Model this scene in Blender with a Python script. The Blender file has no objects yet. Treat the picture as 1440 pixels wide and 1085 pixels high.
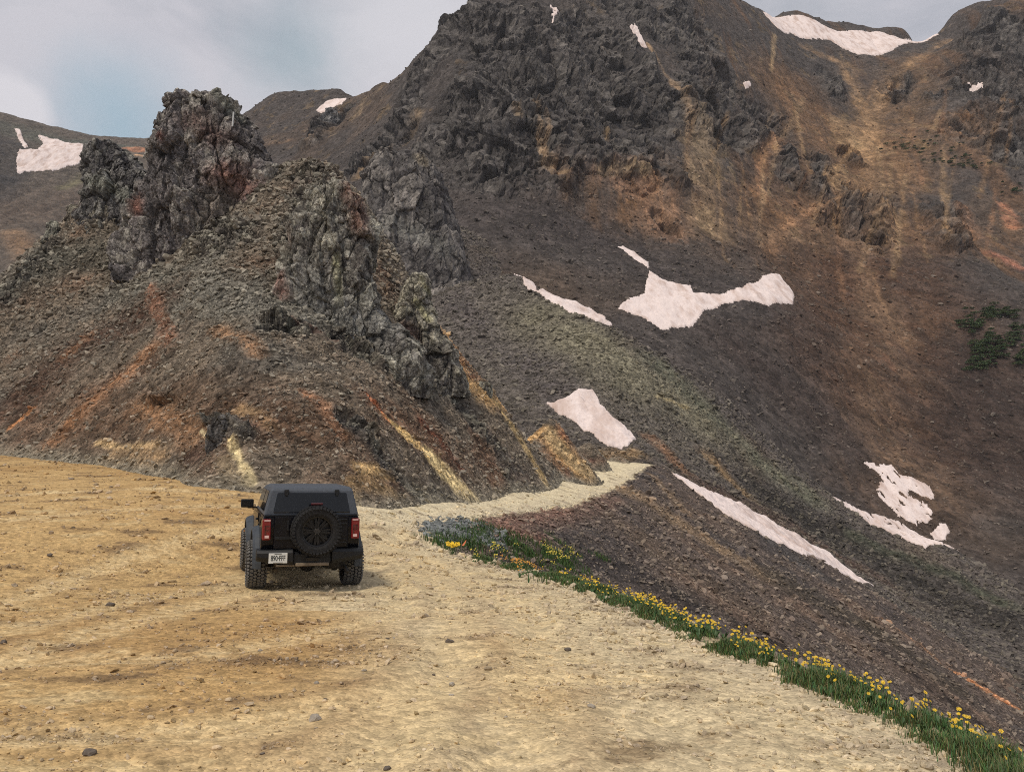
import bpy, bmesh, math, random
import numpy as np
from mathutils import Vector, Matrix, Euler

SC = bpy.context.scene
COL = SC.collection
R = math.radians
random.seed(11)
RNG = np.random.default_rng(11)

# ------------------------------------------------------------------ camera
F, PW, PH = 1130.0, 1440.0, 1085.0
PITCH = math.atan(142.5 / F)
CAMZ = 1.70
cam_data = bpy.data.cameras.new('camera')
cam_data.sensor_fit = 'HORIZONTAL'; cam_data.sensor_width = 36.0
cam_data.lens = 36.0 * F / PW
cam_data.clip_start = 0.1; cam_data.clip_end = 6000
cam = bpy.data.objects.new('camera', cam_data); COL.objects.link(cam)
cam.location = (0, 0, CAMZ); cam.rotation_euler = (R(90) + PITCH, 0, 0)
SC.camera = cam

# ------------------------------------------------------------------ light
SUN_EL, SUN_AZ = R(56), R(215)          # azimuth clockwise from +Y (from behind, left)
world = bpy.data.worlds.new('World'); SC.world = world; world.use_nodes = True
wn, wl = world.node_tree.nodes, world.node_tree.links
wn.clear()
def N(tree, typ, **kw):
    n = tree.nodes.new(typ)
    for k, v in kw.items():
        if k in n.bl_rna.properties: setattr(n, k, v)
        else: n.inputs[k].default_value = v
    return n
WT = world.node_tree
sky = N(WT, 'ShaderNodeTexSky', sky_type='NISHITA', sun_disc=False, sun_elevation=SUN_EL, sun_rotation=SUN_AZ,
        altitude=3500.0, air_density=1.0, dust_density=1.6, ozone_density=1.0)
bg_sky = N(WT, 'ShaderNodeBackground', Strength=0.095)
wl.new(sky.outputs[0], bg_sky.inputs[0])
tc = N(WT, 'ShaderNodeTexCoord')
mp = N(WT, 'ShaderNodeMapping'); mp.inputs['Scale'].default_value = (1.0, 1.0, 1.7); mp.inputs['Location'].default_value = (0.35, 0.1, 0.62)
wl.new(tc.outputs['Generated'], mp.inputs[0])
cn = N(WT, 'ShaderNodeTexNoise', Scale=2.2, Detail=7.0, Roughness=0.52, Distortion=0.35)
wl.new(mp.outputs[0], cn.inputs[0])
cr = N(WT, 'ShaderNodeMapRange'); cr.inputs[1].default_value = 0.30; cr.inputs[2].default_value = 0.50; cr.inputs[3].default_value = 0.82; cr.inputs[4].default_value = 1.0
wl.new(cn.outputs[0], cr.inputs[0])
cn2 = N(WT, 'ShaderNodeTexNoise', Scale=4.2, Detail=8.0, Roughness=0.58, Distortion=0.3)
wl.new(mp.outputs[0], cn2.inputs[0])
cramp = N(WT, 'ShaderNodeValToRGB')
cramp.color_ramp.elements[0].position = 0.40; cramp.color_ramp.elements[0].color = (0.43, 0.455, 0.51, 1)
cramp.color_ramp.elements[1].position = 0.60; cramp.color_ramp.elements[1].color = (0.63, 0.62, 0.67, 1)
wl.new(cn2.outputs[0], cramp.inputs[0])
def sky_dir(px, py):
    v = Vector(((px - PW / 2) / F, 1.0, (PH / 2 - py) / F)); v.rotate(Matrix.Rotation(PITCH, 3, 'X')); return v.normalized()
def blob(px, py, r0, r1, wob):
    """1 inside a soft-edged region of the sky around a bearing, 0 outside."""
    wn_ = N(WT, 'ShaderNodeTexNoise', Scale=9.0, Detail=6.0, Roughness=.6); wl.new(tc.outputs['Generated'], wn_.inputs[0])
    sub = N(WT, 'ShaderNodeVectorMath', operation='SUBTRACT'); sub.inputs[1].default_value = (.5, .5, .5); wl.new(wn_.outputs[1], sub.inputs[0])
    scl = N(WT, 'ShaderNodeVectorMath', operation='SCALE'); scl.inputs[3].default_value = wob; wl.new(sub.outputs[0], scl.inputs[0])
    add = N(WT, 'ShaderNodeVectorMath', operation='ADD'); wl.new(tc.outputs['Generated'], add.inputs[0]); wl.new(scl.outputs[0], add.inputs[1])
    dst = N(WT, 'ShaderNodeVectorMath', operation='DISTANCE'); dst.inputs[1].default_value = sky_dir(px, py); wl.new(add.outputs[0], dst.inputs[0])
    mr_ = N(WT, 'ShaderNodeMapRange', interpolation_type='SMOOTHSTEP'); mr_.inputs[1].default_value = r0; mr_.inputs[2].default_value = r1; mr_.inputs[3].default_value = 1; mr_.inputs[4].default_value = 0
    wl.new(dst.outputs['Value'], mr_.inputs[0]); return mr_.outputs[0]
def mixc(a_, col_, fac_, amt):
    ml_ = N(WT, 'ShaderNodeMath', operation='MULTIPLY'); ml_.inputs[1].default_value = amt; wl.new(fac_, ml_.inputs[0])
    mx_ = N(WT, 'ShaderNodeMix', data_type='RGBA'); wl.new(ml_.outputs[0], mx_.inputs[0]); wl.new(a_, mx_.inputs[6]); mx_.inputs[7].default_value = (*col_, 1); return mx_.outputs[2]
ccol = cramp.outputs[0]
ccol = mixc(ccol, (.36, .50, .60), blob(160, 175, .0, .125, .09), .90)      # blue gap low on the left
ccol = mixc(ccol, (.33, .45, .51), blob(420, 90, .0, .10, .12), .6)       # grey-blue hollow between clouds
ccol = mixc(ccol, (.76, .74, .78), blob(4, 150, .026, .046, .035), .9)     # bright cumulus head
ccol = mixc(ccol, (.72, .71, .75), blob(560, 15, .03, .16, .12), .75)       # pale cloud by the peak
bg_cl = N(WT, 'ShaderNodeBackground', Strength=1.0)
wl.new(ccol, bg_cl.inputs[0])
wmix = N(WT, 'ShaderNodeMixShader')
wl.new(cr.outputs[0], wmix.inputs[0]); wl.new(bg_sky.outputs[0], wmix.inputs[1]); wl.new(bg_cl.outputs[0], wmix.inputs[2])
wout = N(WT, 'ShaderNodeOutputWorld'); wl.new(wmix.outputs[0], wout.inputs[0])

sun_data = bpy.data.lights.new('sun', 'SUN'); sun_data.energy = 2.3; sun_data.angle = R(10); sun_data.color = (1.0, 0.89, 0.74)
sun = bpy.data.objects.new('sun', sun_data); COL.objects.link(sun)
sd_ = Vector((math.sin(SUN_AZ) * math.cos(SUN_EL), math.cos(SUN_AZ) * math.cos(SUN_EL), math.sin(SUN_EL)))
sun.rotation_euler = sd_.to_track_quat('Z', 'Y').to_euler(); sun.location = (0, 0, 60)

SC.view_settings.view_transform = 'Standard'; SC.view_settings.look = 'None'
SC.view_settings.exposure = 0.0; SC.view_settings.gamma = 1.0
SC.render.engine = 'CYCLES'
SC.cycles.use_denoising = False; SC.cycles.filter_width = 1.0; SC.cycles.max_bounces = 5; SC.cycles.diffuse_bounces = 2; SC.cycles.glossy_bounces = 3

# ------------------------------------------------------------------ helpers
def lin(c):
    c = np.asarray(c, float) / 255.0
    return np.where(c <= 0.04045, c / 12.92, ((c + 0.055) / 1.055) ** 2.4)
KLIGHT = 0.58
def C(r, g, b, k=None, sat=.80):
    c = lin((r, g, b)) / (k or KLIGHT); l = c @ np.array([.3, .6, .1]); return l + (c - l) * sat

def rays(px, py):
    cx = (np.asarray(px, float) - PW / 2) / F; cy = (PH / 2 - np.asarray(py, float)) / F
    y = math.cos(PITCH) - math.sin(PITCH) * cy; z = math.sin(PITCH) + math.cos(PITCH) * cy
    return cx / y, z / y
def P(px, py, d):
    a, b = rays(px, py); return (float(a) * d, float(d), CAMZ + float(b) * d)

_pm = RNG.permutation(256); PERM = np.concatenate([_pm, _pm, _pm]).astype(np.int32)
_g = RNG.normal(size=(256, 3)); G3 = (_g / np.linalg.norm(_g, axis=1)[:, None]).astype(np.float32)
RV = RNG.random((256, 4)).astype(np.float32)
def pnoise(p):
    p = np.asarray(p, np.float32); out = np.empty(len(p), np.float32)
    for s in range(0, len(p), 120000):
        q = p[s:s + 120000]; i = np.floor(q).astype(np.int32); f = q - i; i &= 255
        u = f * f * f * (f * (f * 6 - 15) + 10)
        acc = 0
        for dx in (0, 1):
            hx = PERM[i[:, 0] + dx]; wx = u[:, 0] if dx else 1 - u[:, 0]
            for dy in (0, 1):
                hy = PERM[hx + i[:, 1] + dy]; wy = wx * (u[:, 1] if dy else 1 - u[:, 1])
                for dz in (0, 1):
                    g = G3[PERM[hy + i[:, 2] + dz]]
                    w = wy * (u[:, 2] if dz else 1 - u[:, 2])
                    acc = acc + w * (g[:, 0] * (f[:, 0] - dx) + g[:, 1] * (f[:, 1] - dy) + g[:, 2] * (f[:, 2] - dz))
        out[s:s + 120000] = acc
    return out * 1.6
def fbm(p, sc, oc=4, gain=0.5, off=0.0):
    p = np.asarray(p, np.float32) * np.float32(sc) + np.float32(off); a, t = 1.0, 0
    for _ in range(oc):
        t = t + a * pnoise(p); p = p * np.float32(2.03) + 17.3; a *= gain
    return t
def ridged(p, sc, oc=5, gain=0.55, off=0.0):
    p = np.asarray(p, np.float32) * np.float32(sc) + np.float32(off); a, t, w = 1.0, 0, 1.0
    for _ in range(oc):
        n = 1 - np.abs(pnoise(p)); n = n * n * w; t = t + a * n; w = np.clip(n * 1.6, 0, 1)
        p = p * np.float32(2.07) + 11.7; a *= gain
    return t
def cells(p, sc):
    """Worley cells: distance to nearest and second feature point, a random value per cell."""
    p = np.asarray(p, np.float32) * np.float32(sc); F1 = np.empty(len(p), np.float32); F2 = F1.copy(); RID = F1.copy(); TL = F1.copy()
    for s in range(0, len(p), 150000):
        q = p[s:s + 150000]; i = np.floor(q).astype(np.int32); f = q - i
        b1 = np.full(len(q), 9, np.float32); b2 = b1.copy(); rid = np.zeros(len(q), np.float32); tl = rid.copy()
        for dx in (-1, 0, 1):
            for dy in (-1, 0, 1):
                for dz in (-1, 0, 1):
                    h = PERM[PERM[PERM[(i[:, 0] + dx) & 255] + ((i[:, 1] + dy) & 255)] + ((i[:, 2] + dz) & 255)]
                    o = RV[h]; vx = o[:, 0] + dx - f[:, 0]; vy = o[:, 1] + dy - f[:, 1]; vz = o[:, 2] + dz - f[:, 2]
                    d = vx * vx + vy * vy + vz * vz
                    m = d < b1; b2 = np.where(m, b1, np.minimum(b2, d)); b1 = np.where(m, d, b1); rid = np.where(m, o[:, 3], rid)
                    g = G3[h]; tl = np.where(m, g[:, 0] * vx + g[:, 1] * vy + g[:, 2] * vz, tl)
        F1[s:s + 150000] = np.sqrt(b1); F2[s:s + 150000] = np.sqrt(b2); RID[s:s + 150000] = rid; TL[s:s + 150000] = tl
    return F1, F2, RID, TL
def sstep(a, b, x):
    t = np.clip((x - a) / (b - a), 0, 1); return t * t * (3 - 2 * t)

class TPS:
    """Smooth height surface z(x, y) through surveyed points."""
    def __init__(self, pts, smooth=0.0, scale=1.0):
        p = np.array(pts, float); self.c = p[:, :2]; n = len(p); self.s = scale
        K = self.phi(self.c, self.c) + smooth * np.eye(n)
        Q = np.hstack([np.ones((n, 1)), self.c / self.s])
        A = np.zeros((n + 3, n + 3)); A[:n, :n] = K; A[:n, n:] = Q; A[n:, :n] = Q.T
        self.w = np.linalg.solve(A, np.concatenate([p[:, 2], np.zeros(3)]))
    def phi(self, a, b):
        d2 = ((a[:, None, :] - b[None, :, :]) / self.s) ** 2; d2 = d2.sum(-1); return 0.5 * d2 * np.log(d2 + 1e-9)
    def __call__(self, x, y):
        q = np.stack([np.ravel(x), np.ravel(y)], 1).astype(float); out = np.empty(len(q)); n = len(self.c)
        for s in range(0, len(q), 40000):
            t = q[s:s + 40000]
            out[s:s + 40000] = self.phi(t, self.c) @ self.w[:n] + self.w[n] + (t / self.s) @ self.w[n + 1:]
        return out

def seg_dist(pts, poly):
    """distance of pts (N,k) to an open polyline (M,k); also the nearest point."""
    best = np.full(len(pts), 1e18); near = np.zeros_like(pts)
    for a, b in zip(poly[:-1], poly[1:]):
        ab = b - a; L = (ab * ab).sum() + 1e-12
        t = np.clip(((pts - a) @ ab) / L, 0, 1); q = a + t[:, None] * ab
        d = ((pts - q) ** 2).sum(1); m = d < best; best = np.where(m, d, best); near[m] = q[m]
    return np.sqrt(best), near
def in_poly(x, y, poly):
    r = np.zeros(len(x), bool); j = len(poly) - 1
    for i in range(len(poly)):
        xi, yi = poly[i][:2]; xj, yj = poly[j][:2]
        c = ((yi > y) != (yj > y)) & (x < (xj - xi) * (y - yi) / (yj - yi + 1e-12) + xi); r ^= c; j = i
    return r
def hit(Hf, pix, d0, d1, n=700):
    """where the sight lines through photo points meet a terrain surface."""
    pix = np.array(pix, float); a, b = rays(pix[:, 0], pix[:, 1])
    ds = np.geomspace(d0, d1, n); X = a[:, None] * ds; Y = np.broadcast_to(ds, X.shape); Z = CAMZ + b[:, None] * ds
    h = Hf(X.ravel(), Y.ravel()).reshape(X.shape); below = Z <= h
    k = np.where(below.any(1), below.argmax(1), n - 1); k = np.clip(k, 1, n - 1); i = np.arange(len(pix))
    e0 = (Z - h)[i, k - 1]; e1 = (Z - h)[i, k]; t = np.clip(e0 / (e0 - e1 + 1e-9), 0, 1)
    d = ds[k - 1] + t * (ds[k] - ds[k - 1])
    return np.stack([a * d, d, CAMZ + b * d], 1)

def tag(o, label=None, cat=None, group=None, kind=None):
    if label: o['label'] = label
    if cat: o['category'] = cat
    if group: o['group'] = group
    if kind: o['kind'] = kind
    return o
def np_mesh(name, v, faces, mat, cols=None, smooth=False, parent=None):
    """faces: (M,3) or (M,4) int array."""
    me = bpy.data.meshes.new(name); v = np.ascontiguousarray(v, np.float32); faces = np.ascontiguousarray(faces, np.int32)
    k = faces.shape[1]; me.vertices.add(len(v)); me.vertices.foreach_set('co', v.ravel())
    me.loops.add(faces.size); me.loops.foreach_set('vertex_index', faces.ravel())
    me.polygons.add(len(faces)); me.polygons.foreach_set('loop_start', np.arange(0, faces.size, k, dtype=np.int32))
    try: me.polygons.foreach_set('loop_total', np.full(len(faces), k, np.int32))
    except Exception: pass
    me.update(calc_edges=True)
    me.polygons.foreach_set('use_smooth', np.full(len(faces), smooth, bool))
    if cols is not None:
        ca = me.color_attributes.new('Col', 'FLOAT_COLOR', 'POINT')
        c4 = np.ones((len(v), 4), np.float32); c4[:, :3] = cols; ca.data.foreach_set('color', c4.ravel())
    me.materials.append(mat)
    o = bpy.data.objects.new(name, me); COL.objects.link(o)
    if parent: o.parent = parent
    return o
def grid_faces(nr, nc, keep=None):
    i = np.arange(nr * nc).reshape(nr, nc)
    f = np.stack([i[:-1, :-1], i[:-1, 1:], i[1:, 1:], i[1:, :-1]], -1).reshape(-1, 4)
    if keep is not None: f = f[keep[f].all(1)]
    return f
def compact(v, f, *arrs):
    used = np.zeros(len(v), bool); used[f.ravel()] = True; idx = np.cumsum(used) - 1
    return (v[used], idx[f]) + tuple(a[used] for a in arrs)
def polar(az0, az1, na, r0, r1, nr):
    az = np.radians(np.linspace(az0, az1, na)); r = np.geomspace(r0, r1, nr)
    RR, AA = np.meshgrid(r, az, indexing='ij'); return (RR * np.sin(AA)).ravel(), (RR * np.cos(AA)).ravel(), nr, na

# ------------------------------------------------------------------ materials
def new_mat(name):
    m = bpy.data.materials.new(name); m.use_nodes = True; t = m.node_tree
    return m, t, t.nodes['Principled BSDF']
def simple(name, col, rough=0.5, metal=0.0, coat=0.0, spec=0.5, noise=None):
    m, t, b = new_mat(name); b.inputs['Base Color'].default_value = (*col, 1); b.inputs['Roughness'].default_value = rough
    b.inputs['Metallic'].default_value = metal; b.inputs['Coat Weight'].default_value = coat; b.inputs['Specular IOR Level'].default_value = spec
    if noise:
        sc, amt = noise
        g = N(t, 'ShaderNodeNewGeometry'); n = N(t, 'ShaderNodeTexNoise', Scale=sc, Detail=5.0); t.links.new(g.outputs['Position'], n.inputs[0])
        mr = N(t, 'ShaderNodeMapRange'); mr.inputs[1].default_value = 0.3; mr.inputs[2].default_value = 0.7; mr.inputs[3].default_value = 1 - amt; mr.inputs[4].default_value = 1 + amt
        t.links.new(n.outputs[0], mr.inputs[0])
        mx = N(t, 'ShaderNodeMix', data_type='RGBA', blend_type='MULTIPLY'); mx.inputs[0].default_value = 1
        mx.inputs[6].default_value = (*col, 1); t.links.new(mr.outputs[0], mx.inputs[7]); t.links.new(mx.outputs[2], b.inputs['Base Color'])
        mr2 = N(t, 'ShaderNodeMapRange'); mr2.inputs[3].default_value = max(0.02, rough - 0.1); mr2.inputs[4].default_value = min(1, rough + 0.15)
        t.links.new(n.outputs[0], mr2.inputs[0]); t.links.new(mr2.outputs[0], b.inputs['Roughness'])
    return m
def rock_mat(name, vor=(3.0, 9.0), vlo=0.55, vhi=1.5, nscale=20.0, nlo=0.75, nhi=1.25, bump=0.6, bdist=0.1, rough=0.95, squash=(1, 1, 1)):
    """painted mineral colours ('Col') times stone-sized cells and grain, with bump."""
    m, t, b = new_mat(name); L = t.links
    at = N(t, 'ShaderNodeAttribute', attribute_name='Col'); g = N(t, 'ShaderNodeNewGeometry')
    mpn = N(t, 'ShaderNodeMapping'); mpn.inputs['Scale'].default_value = squash; L.new(g.outputs['Position'], mpn.inputs[0])
    nz = N(t, 'ShaderNodeTexNoise', Scale=nscale, Detail=6.0, Roughness=0.65); L.new(mpn.outputs[0], nz.inputs[0])
    wv = N(t, 'ShaderNodeVectorMath', operation='SCALE'); wv.inputs[3].default_value = 0.5 / vor[0]
    L.new(nz.outputs[1], wv.inputs[0])
    wa = N(t, 'ShaderNodeVectorMath', operation='ADD'); L.new(mpn.outputs[0], wa.inputs[0]); L.new(wv.outputs[0], wa.inputs[1])
    col = at.outputs[0]; hsum = None
    for k, s in enumerate(vor):
        v = N(t, 'ShaderNodeTexVoronoi', Scale=s); L.new(wa.outputs[0], v.inputs[0])
        bw = N(t, 'ShaderNodeSeparateColor'); L.new(v.outputs['Color'], bw.inputs[0])
        mr = N(t, 'ShaderNodeMapRange'); mr.inputs[3].default_value = vlo; mr.inputs[4].default_value = vhi; L.new(bw.outputs[0], mr.inputs[0])
        mx = N(t, 'ShaderNodeMix', data_type='RGBA', blend_type='MULTIPLY'); mx.inputs[0].default_value = 1
        L.new(col, mx.inputs[6]); L.new(mr.outputs[0], mx.inputs[7]); col = mx.outputs[2]
        ml = N(t, 'ShaderNodeMath', operation='MULTIPLY'); ml.inputs[1].default_value = -1.0 / (k + 1); L.new(v.outputs['Distance'], ml.inputs[0])
        if hsum is None: hsum = ml.outputs[0]
        else:
            ad = N(t, 'ShaderNodeMath', operation='ADD'); L.new(hsum, ad.inputs[0]); L.new(ml.outputs[0], ad.inputs[1]); hsum = ad.outputs[0]
    mr = N(t, 'ShaderNodeMapRange'); mr.inputs[1].default_value = 0.3; mr.inputs[2].default_value = 0.7; mr.inputs[3].default_value = nlo; mr.inputs[4].default_value = nhi; L.new(nz.outputs[0], mr.inputs[0])
    mx = N(t, 'ShaderNodeMix', data_type='RGBA', blend_type='MULTIPLY'); mx.inputs[0].default_value = 1
    L.new(col, mx.inputs[6]); L.new(mr.outputs[0], mx.inputs[7]); L.new(mx.outputs[2], b.inputs['Base Color'])
    ad = N(t, 'ShaderNodeMath', operation='ADD'); L.new(hsum, ad.inputs[0]); L.new(nz.outputs[0], ad.inputs[1])
    bp = N(t, 'ShaderNodeBump', Strength=bump, Distance=bdist); L.new(ad.outputs[0], bp.inputs['Height']); L.new(bp.outputs[0], b.inputs['Normal'])
    b.inputs['Roughness'].default_value = rough; b.inputs['Specular IOR Level'].default_value = 0.2
    return m

M_DIRT = rock_mat('packed_dirt', (14.0, 45.0), 0.80, 1.20, 9.0, 0.80, 1.20, 0.6, 0.02, squash=(1, 1, 1))
M_SCREE = rock_mat('scree', (4.0, 11.0), 0.6, 1.45, 14.0, 0.75, 1.25, 0.7, 0.12)
M_HILL = rock_mat('hill_rubble', (2.6, 7.5), 0.6, 1.5, 9.0, 0.7, 1.3, 0.8, 0.2)
M_RIDGE = rock_mat('ridge_scree', (1.6, 4.2), 0.6, 1.5, 3.0, 0.75, 1.25, 0.7, 0.3)
M_MOUNT = rock_mat('mountain_rock', (0.55, 1.6), 0.76, 1.30, 0.9, 0.72, 1.28, 0.7, 0.7, squash=(1, 1, 0.6))
M_FAR = rock_mat('far_hill_rock', (0.3, 0.9), 0.75, 1.3, 0.4, 0.8, 1.2, 0.6, 1.2)
M_CRAG = rock_mat('crag_rock', (2.6, 8.0), 0.62, 1.45, 9.0, 0.6, 1.45, 1.0, 0.15, squash=(1, 1, 0.75))
M_STONE = rock_mat('loose_stone', (18.0, 50.0), 0.9, 1.1, 30.0, 0.8, 1.2, 0.4, 0.02)

# ------------------------------------------------------------------ painting of mineral colours
def strokes_world(Hf, strokes, d0, d1):
    out = []
    for col, w, pix, soft in strokes:
        p = hit(Hf, pix, d0, d1); d = p[:, 1].mean(); out.append((col, w * d / F * 0.5, p, soft))
    return out
def paint(base, pts, strokes, warp_scale, warp_amt, off=0.0, streak=None):
    """lay mineral bands (world-space lines with a width) over the base colours with ragged edges."""
    col = base.copy()
    w1 = fbm(pts, warp_scale, 4, 0.6, 31.7 + off); w2 = fbm(pts, warp_scale * 4, 3, 0.6, 77.7 + off); w3 = fbm(pts, warp_scale * 14, 3, 0.6, 57.7 + off)
    for c, w, poly, soft in strokes:
        lo = poly.min(0) - w * 7 - 3; hi = poly.max(0) + w * 7 + 3
        m = np.where(((pts[:, :2] > lo[:2]) & (pts[:, :2] < hi[:2])).all(1))[0]
        if not len(m): continue
        d, _ = seg_dist(pts[m], poly)
        d = d / w + warp_amt * (1.2 * w1[m] + .8 * w2[m] + .4 * w3[m])
        k = ((1 - sstep(1 - soft, 1 + soft, d)) * (.62 + .38 * sstep(-.45, .35, w2[m] + .5 * w3[m])))[:, None]
        if streak is not None: k = k * streak[m][:, None]
        col[m] = col[m] * (1 - k) + c * k
    return col
def stroke_mask(pts, strokes, warp_scale, warp_amt):
    m_ = np.zeros(len(pts)); w1 = fbm(pts, warp_scale, 4, 0.6, 91.7)
    for _, w, poly, soft in strokes:
        d, _n = seg_dist(pts, poly); d = d / w + warp_amt * w1
        m_ = np.maximum(m_, 1 - sstep(1 - soft, 1 + soft, d))
    return m_

# ================================================================== TERRAIN SURFACES
# --- pad, road and the edge where the fill slope drops away
def gp(px, py, off=0.0):
    a, b = rays(px, py); d = CAMZ / (-b - .0125 - .025 * a); return (float(a * d) + off, float(d), float(-.025 * a * d - .0125 * d))
EDGE = [(4.0, -4.0, -.05), (3.4, 0.0, -.08)] + [gp(px, py, .36) for px, py in ((1320, 1085), (1246, 1030), (1108, 965), (932, 889), (852, 850), (765, 814), (690, 797))] + [P(625, 776, 23.5)]
EDGE += [P(590, 744, 27.0), P(612, 735, 29), P(655, 729, 32), P(720, 721, 38.5), P(800, 711, 48), P(846, 694, 58), P(884, 674, 68), P(902, 658, 76), (13.9, 80.5, 4.0), (13.2, 85, 4.0), (11.0, 90, 4.0), (6.0, 96, 4.2), (-4, 104, 5.0)]
EDGE = np.array(EDGE)
INNER = [tuple(e[:2]) for e in EDGE] + [(-20, 112), (-90, 120), (-90, -4)]
pad = [tuple(e) for e in EDGE[1:]]
for x, y in ((0, 0), (-5, 0), (-12, 0), (-2, 4), (-5, 5), (-9, 7), (0, 8), (-4, 10), (-8, 12), (-1, 12), (-4, 14), (-6.5, 16.5)):
    pad.append((x, y, -0.025 * x - .0125 * y))
pad += [P(0, 642, 40), P(80, 650, 36.5), P(150, 658, 34), P(240, 675, 29.5), P(330, 692, 25.5), P(420, 706, 25.5), P(500, 716, 26.5), P(570, 713, 30), P(640, 709, 35), P(740, 695, 46), P(800, 679, 57), P(845, 655, 71), (9, 84, 4.4),
        P(0, 700, 24), P(150, 720, 21), P(250, 740, 19), P(560, 730, 26), P(-300, 640, 40), P(-300, 760, 15), (-40, 0, 1.2), (-60, 40, 4.5), (-30, 60, 6), (0, 100, 5)]
T_PAD = TPS(pad, 0.02, 10.0)
def near_base(x, y):
    x = np.asarray(x, float).ravel(); y = np.asarray(y, float).ravel()
    ins = in_poly(x, y, INNER); z = np.empty(len(x)); sd = np.zeros(len(x))
    z[ins] = T_PAD(x[ins], y[ins])
    o = ~ins
    if o.any():
        q = np.stack([x[o], y[o]], 1); best = np.full(len(q), 1e18); nz = np.zeros(len(q))
        for a, b in zip(EDGE[:-1], EDGE[1:]):
            ab = b[:2] - a[:2]; t = np.clip(((q - a[:2]) @ ab) / (ab @ ab), 0, 1); c = a[:2] + t[:, None] * ab
            d = ((q - c) ** 2).sum(1); m = d < best; best = np.where(m, d, best); nz = np.where(m, a[2] + t * (b[2] - a[2]), nz)
        s = np.sqrt(best); sd[o] = s; z[o] = np.maximum(nz - 0.62 * (np.sqrt(s * s + 0.25) - 0.5), -46)
    return z, sd, ins
def H_near(x, y): return near_base(x, y)[0]
# wheel ruts: lines the tyres have followed over the pad and up the road
RUTS = [[P(1250, 1200, 4.0), (0.9, 7, 0), (0.1, 12, 0), (-1.5, 18, 0), (-3.4, 24, 0), P(560, 724, 27), P(640, 715, 34.5), P(740, 702, 45), P(815, 687, 57), P(866, 664, 71), (11, 80, 4)],
        [(0.2, 4, 0), (-0.6, 8, 0), (-1.6, 13, 0), (-3.2, 19, 0), (-4.4, 25, 0), P(600, 715, 31), P(700, 706, 41), P(790, 688, 54), P(850, 662, 70)],
        [P(-60, 850, 9), P(200, 800, 13.0), P(420, 770, 17), P(520, 735, 24)], [P(-60, 820, 11), P(150, 770, 16), P(330, 745, 20), P(480, 728, 25)],
        [P(-80, 1020, 5.6), P(300, 1010, 6), P(700, 940, 7.8), P(900, 930, 8)], [P(-40, 900, 8), P(300, 905, 8.5), P(560, 850, 11.5), P(560, 790, 17)]]
RUTS += [[P(-60, 905, 7.6), P(180, 838, 10.5), P(330, 800, 13.5), P(520, 775, 18), P(575, 745, 25)], [P(-60, 730, 18), P(140, 716, 21), P(330, 722, 23), P(500, 722, 26)], [P(-60, 700, 24), P(180, 690, 26), P(330, 706, 25)],
         [P(520, 1120, 4.6), P(560, 980, 6.6), P(640, 890, 9), P(640, 820, 14), P(560, 770, 20)], [P(700, 1120, 4.6), P(730, 980, 6.6), P(760, 900, 9), P(720, 830, 13.5), P(590, 770, 20)]]
RUTS = [np.array([q[:2] for q in r]) for r in RUTS]
def noise_near(x, y, z, sd, ins):
    p = np.stack([x, y, np.zeros_like(x)], 1)
    n = 0.016 * fbm(p, 0.9, 5, 0.6) + 0.035 * fbm(p, 0.25, 2)
    n += 0.0055 * ridged(p * np.array([1, 1.5, 1]), 4.2, 4)
    q = p[:, :2] + 0.25 * fbm(p, 0.4, 2)[:, None]
    for r in RUTS:
        d, _ = seg_dist(q, r); n += -0.022 * np.exp(-(d / 0.2) ** 2) + 0.012 * np.exp(-((d - 0.42) / 0.16) ** 2)
    out = sstep(0.0, 2.5, sd)
    n = n * (1 - out) + out * (0.22 * fbm(p, 0.35, 4) + 0.10 * ridged(p, 0.9, 4))
    return n
def H_near_full(x, y):
    x = np.ravel(x).astype(float); y = np.ravel(y).astype(float); z, sd, ins = near_base(x, y); return z + noise_near(x, y, z, sd, ins)

# --- the rocky hill on the left
hc = [P(0, 640, 40), P(0, 560, 45), P(0, 480, 52), P(0, 402, 61), P(60, 338, 62), P(125, 300, 63), P(190, 270, 62), P(150, 657, 34), P(150, 560, 39.5), P(150, 450, 48), P(150, 370, 57),
      P(240, 675, 29.5), P(240, 560, 34.5), P(240, 450, 43), P(240, 370, 51), P(330, 692, 25.5), P(330, 600, 29), P(330, 500, 34.3), P(330, 400, 42), P(320, 330, 49), P(420, 706, 25.8), P(420, 620, 29), P(420, 540, 33), P(420, 470, 37.5),
      P(500, 716, 26.5), P(500, 640, 29.5), P(500, 560, 33.5), P(480, 490, 38), P(420, 330, 46.5), P(440, 270, 50), P(400, 238, 54), P(440, 226, 55), P(470, 250, 53), P(385, 285, 52),
      P(640, 709, 35), P(620, 620, 39.5), P(590, 540, 44.0), P(585, 480, 48), P(740, 695, 46), P(715, 630, 50), P(690, 548, 55), P(640, 505, 52), P(800, 679, 57), P(795, 640, 61), P(775, 585, 63), P(850, 652, 72), P(835, 618, 72), P(870, 638, 80),
      P(-200, 640, 44), P(-200, 500, 53), P(-200, 330, 70), P(-400, 640, 48), P(-400, 350, 75)]
base_px = [(0, 640, 40), (150, 657, 34), (330, 692, 25.5), (500, 716, 26.5), (640, 709, 35), (740, 695, 46), (800, 679, 57), (850, 652, 72), (-200, 640, 44), (-400, 640, 48)]
for a, b, d in base_px:
    q = P(a, b, d); s = 5.0; hc.append((q[0] + 1.0, q[1] - s, q[2] - 0.6 * s))
for a, b, d in [(0, 402, 61), (60, 338, 62), (125, 300, 63), (690, 548, 55), (640, 505, 52), (775, 585, 63), (835, 618, 72), (560, 470, 50), (440, 226, 55.5), (-200, 330, 70), (290, 280, 57)]:
    q = P(a, b, d); hc.append((q[0] + (4 if a > 300 else -3), q[1] + 11, q[2] - 5.5))
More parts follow.
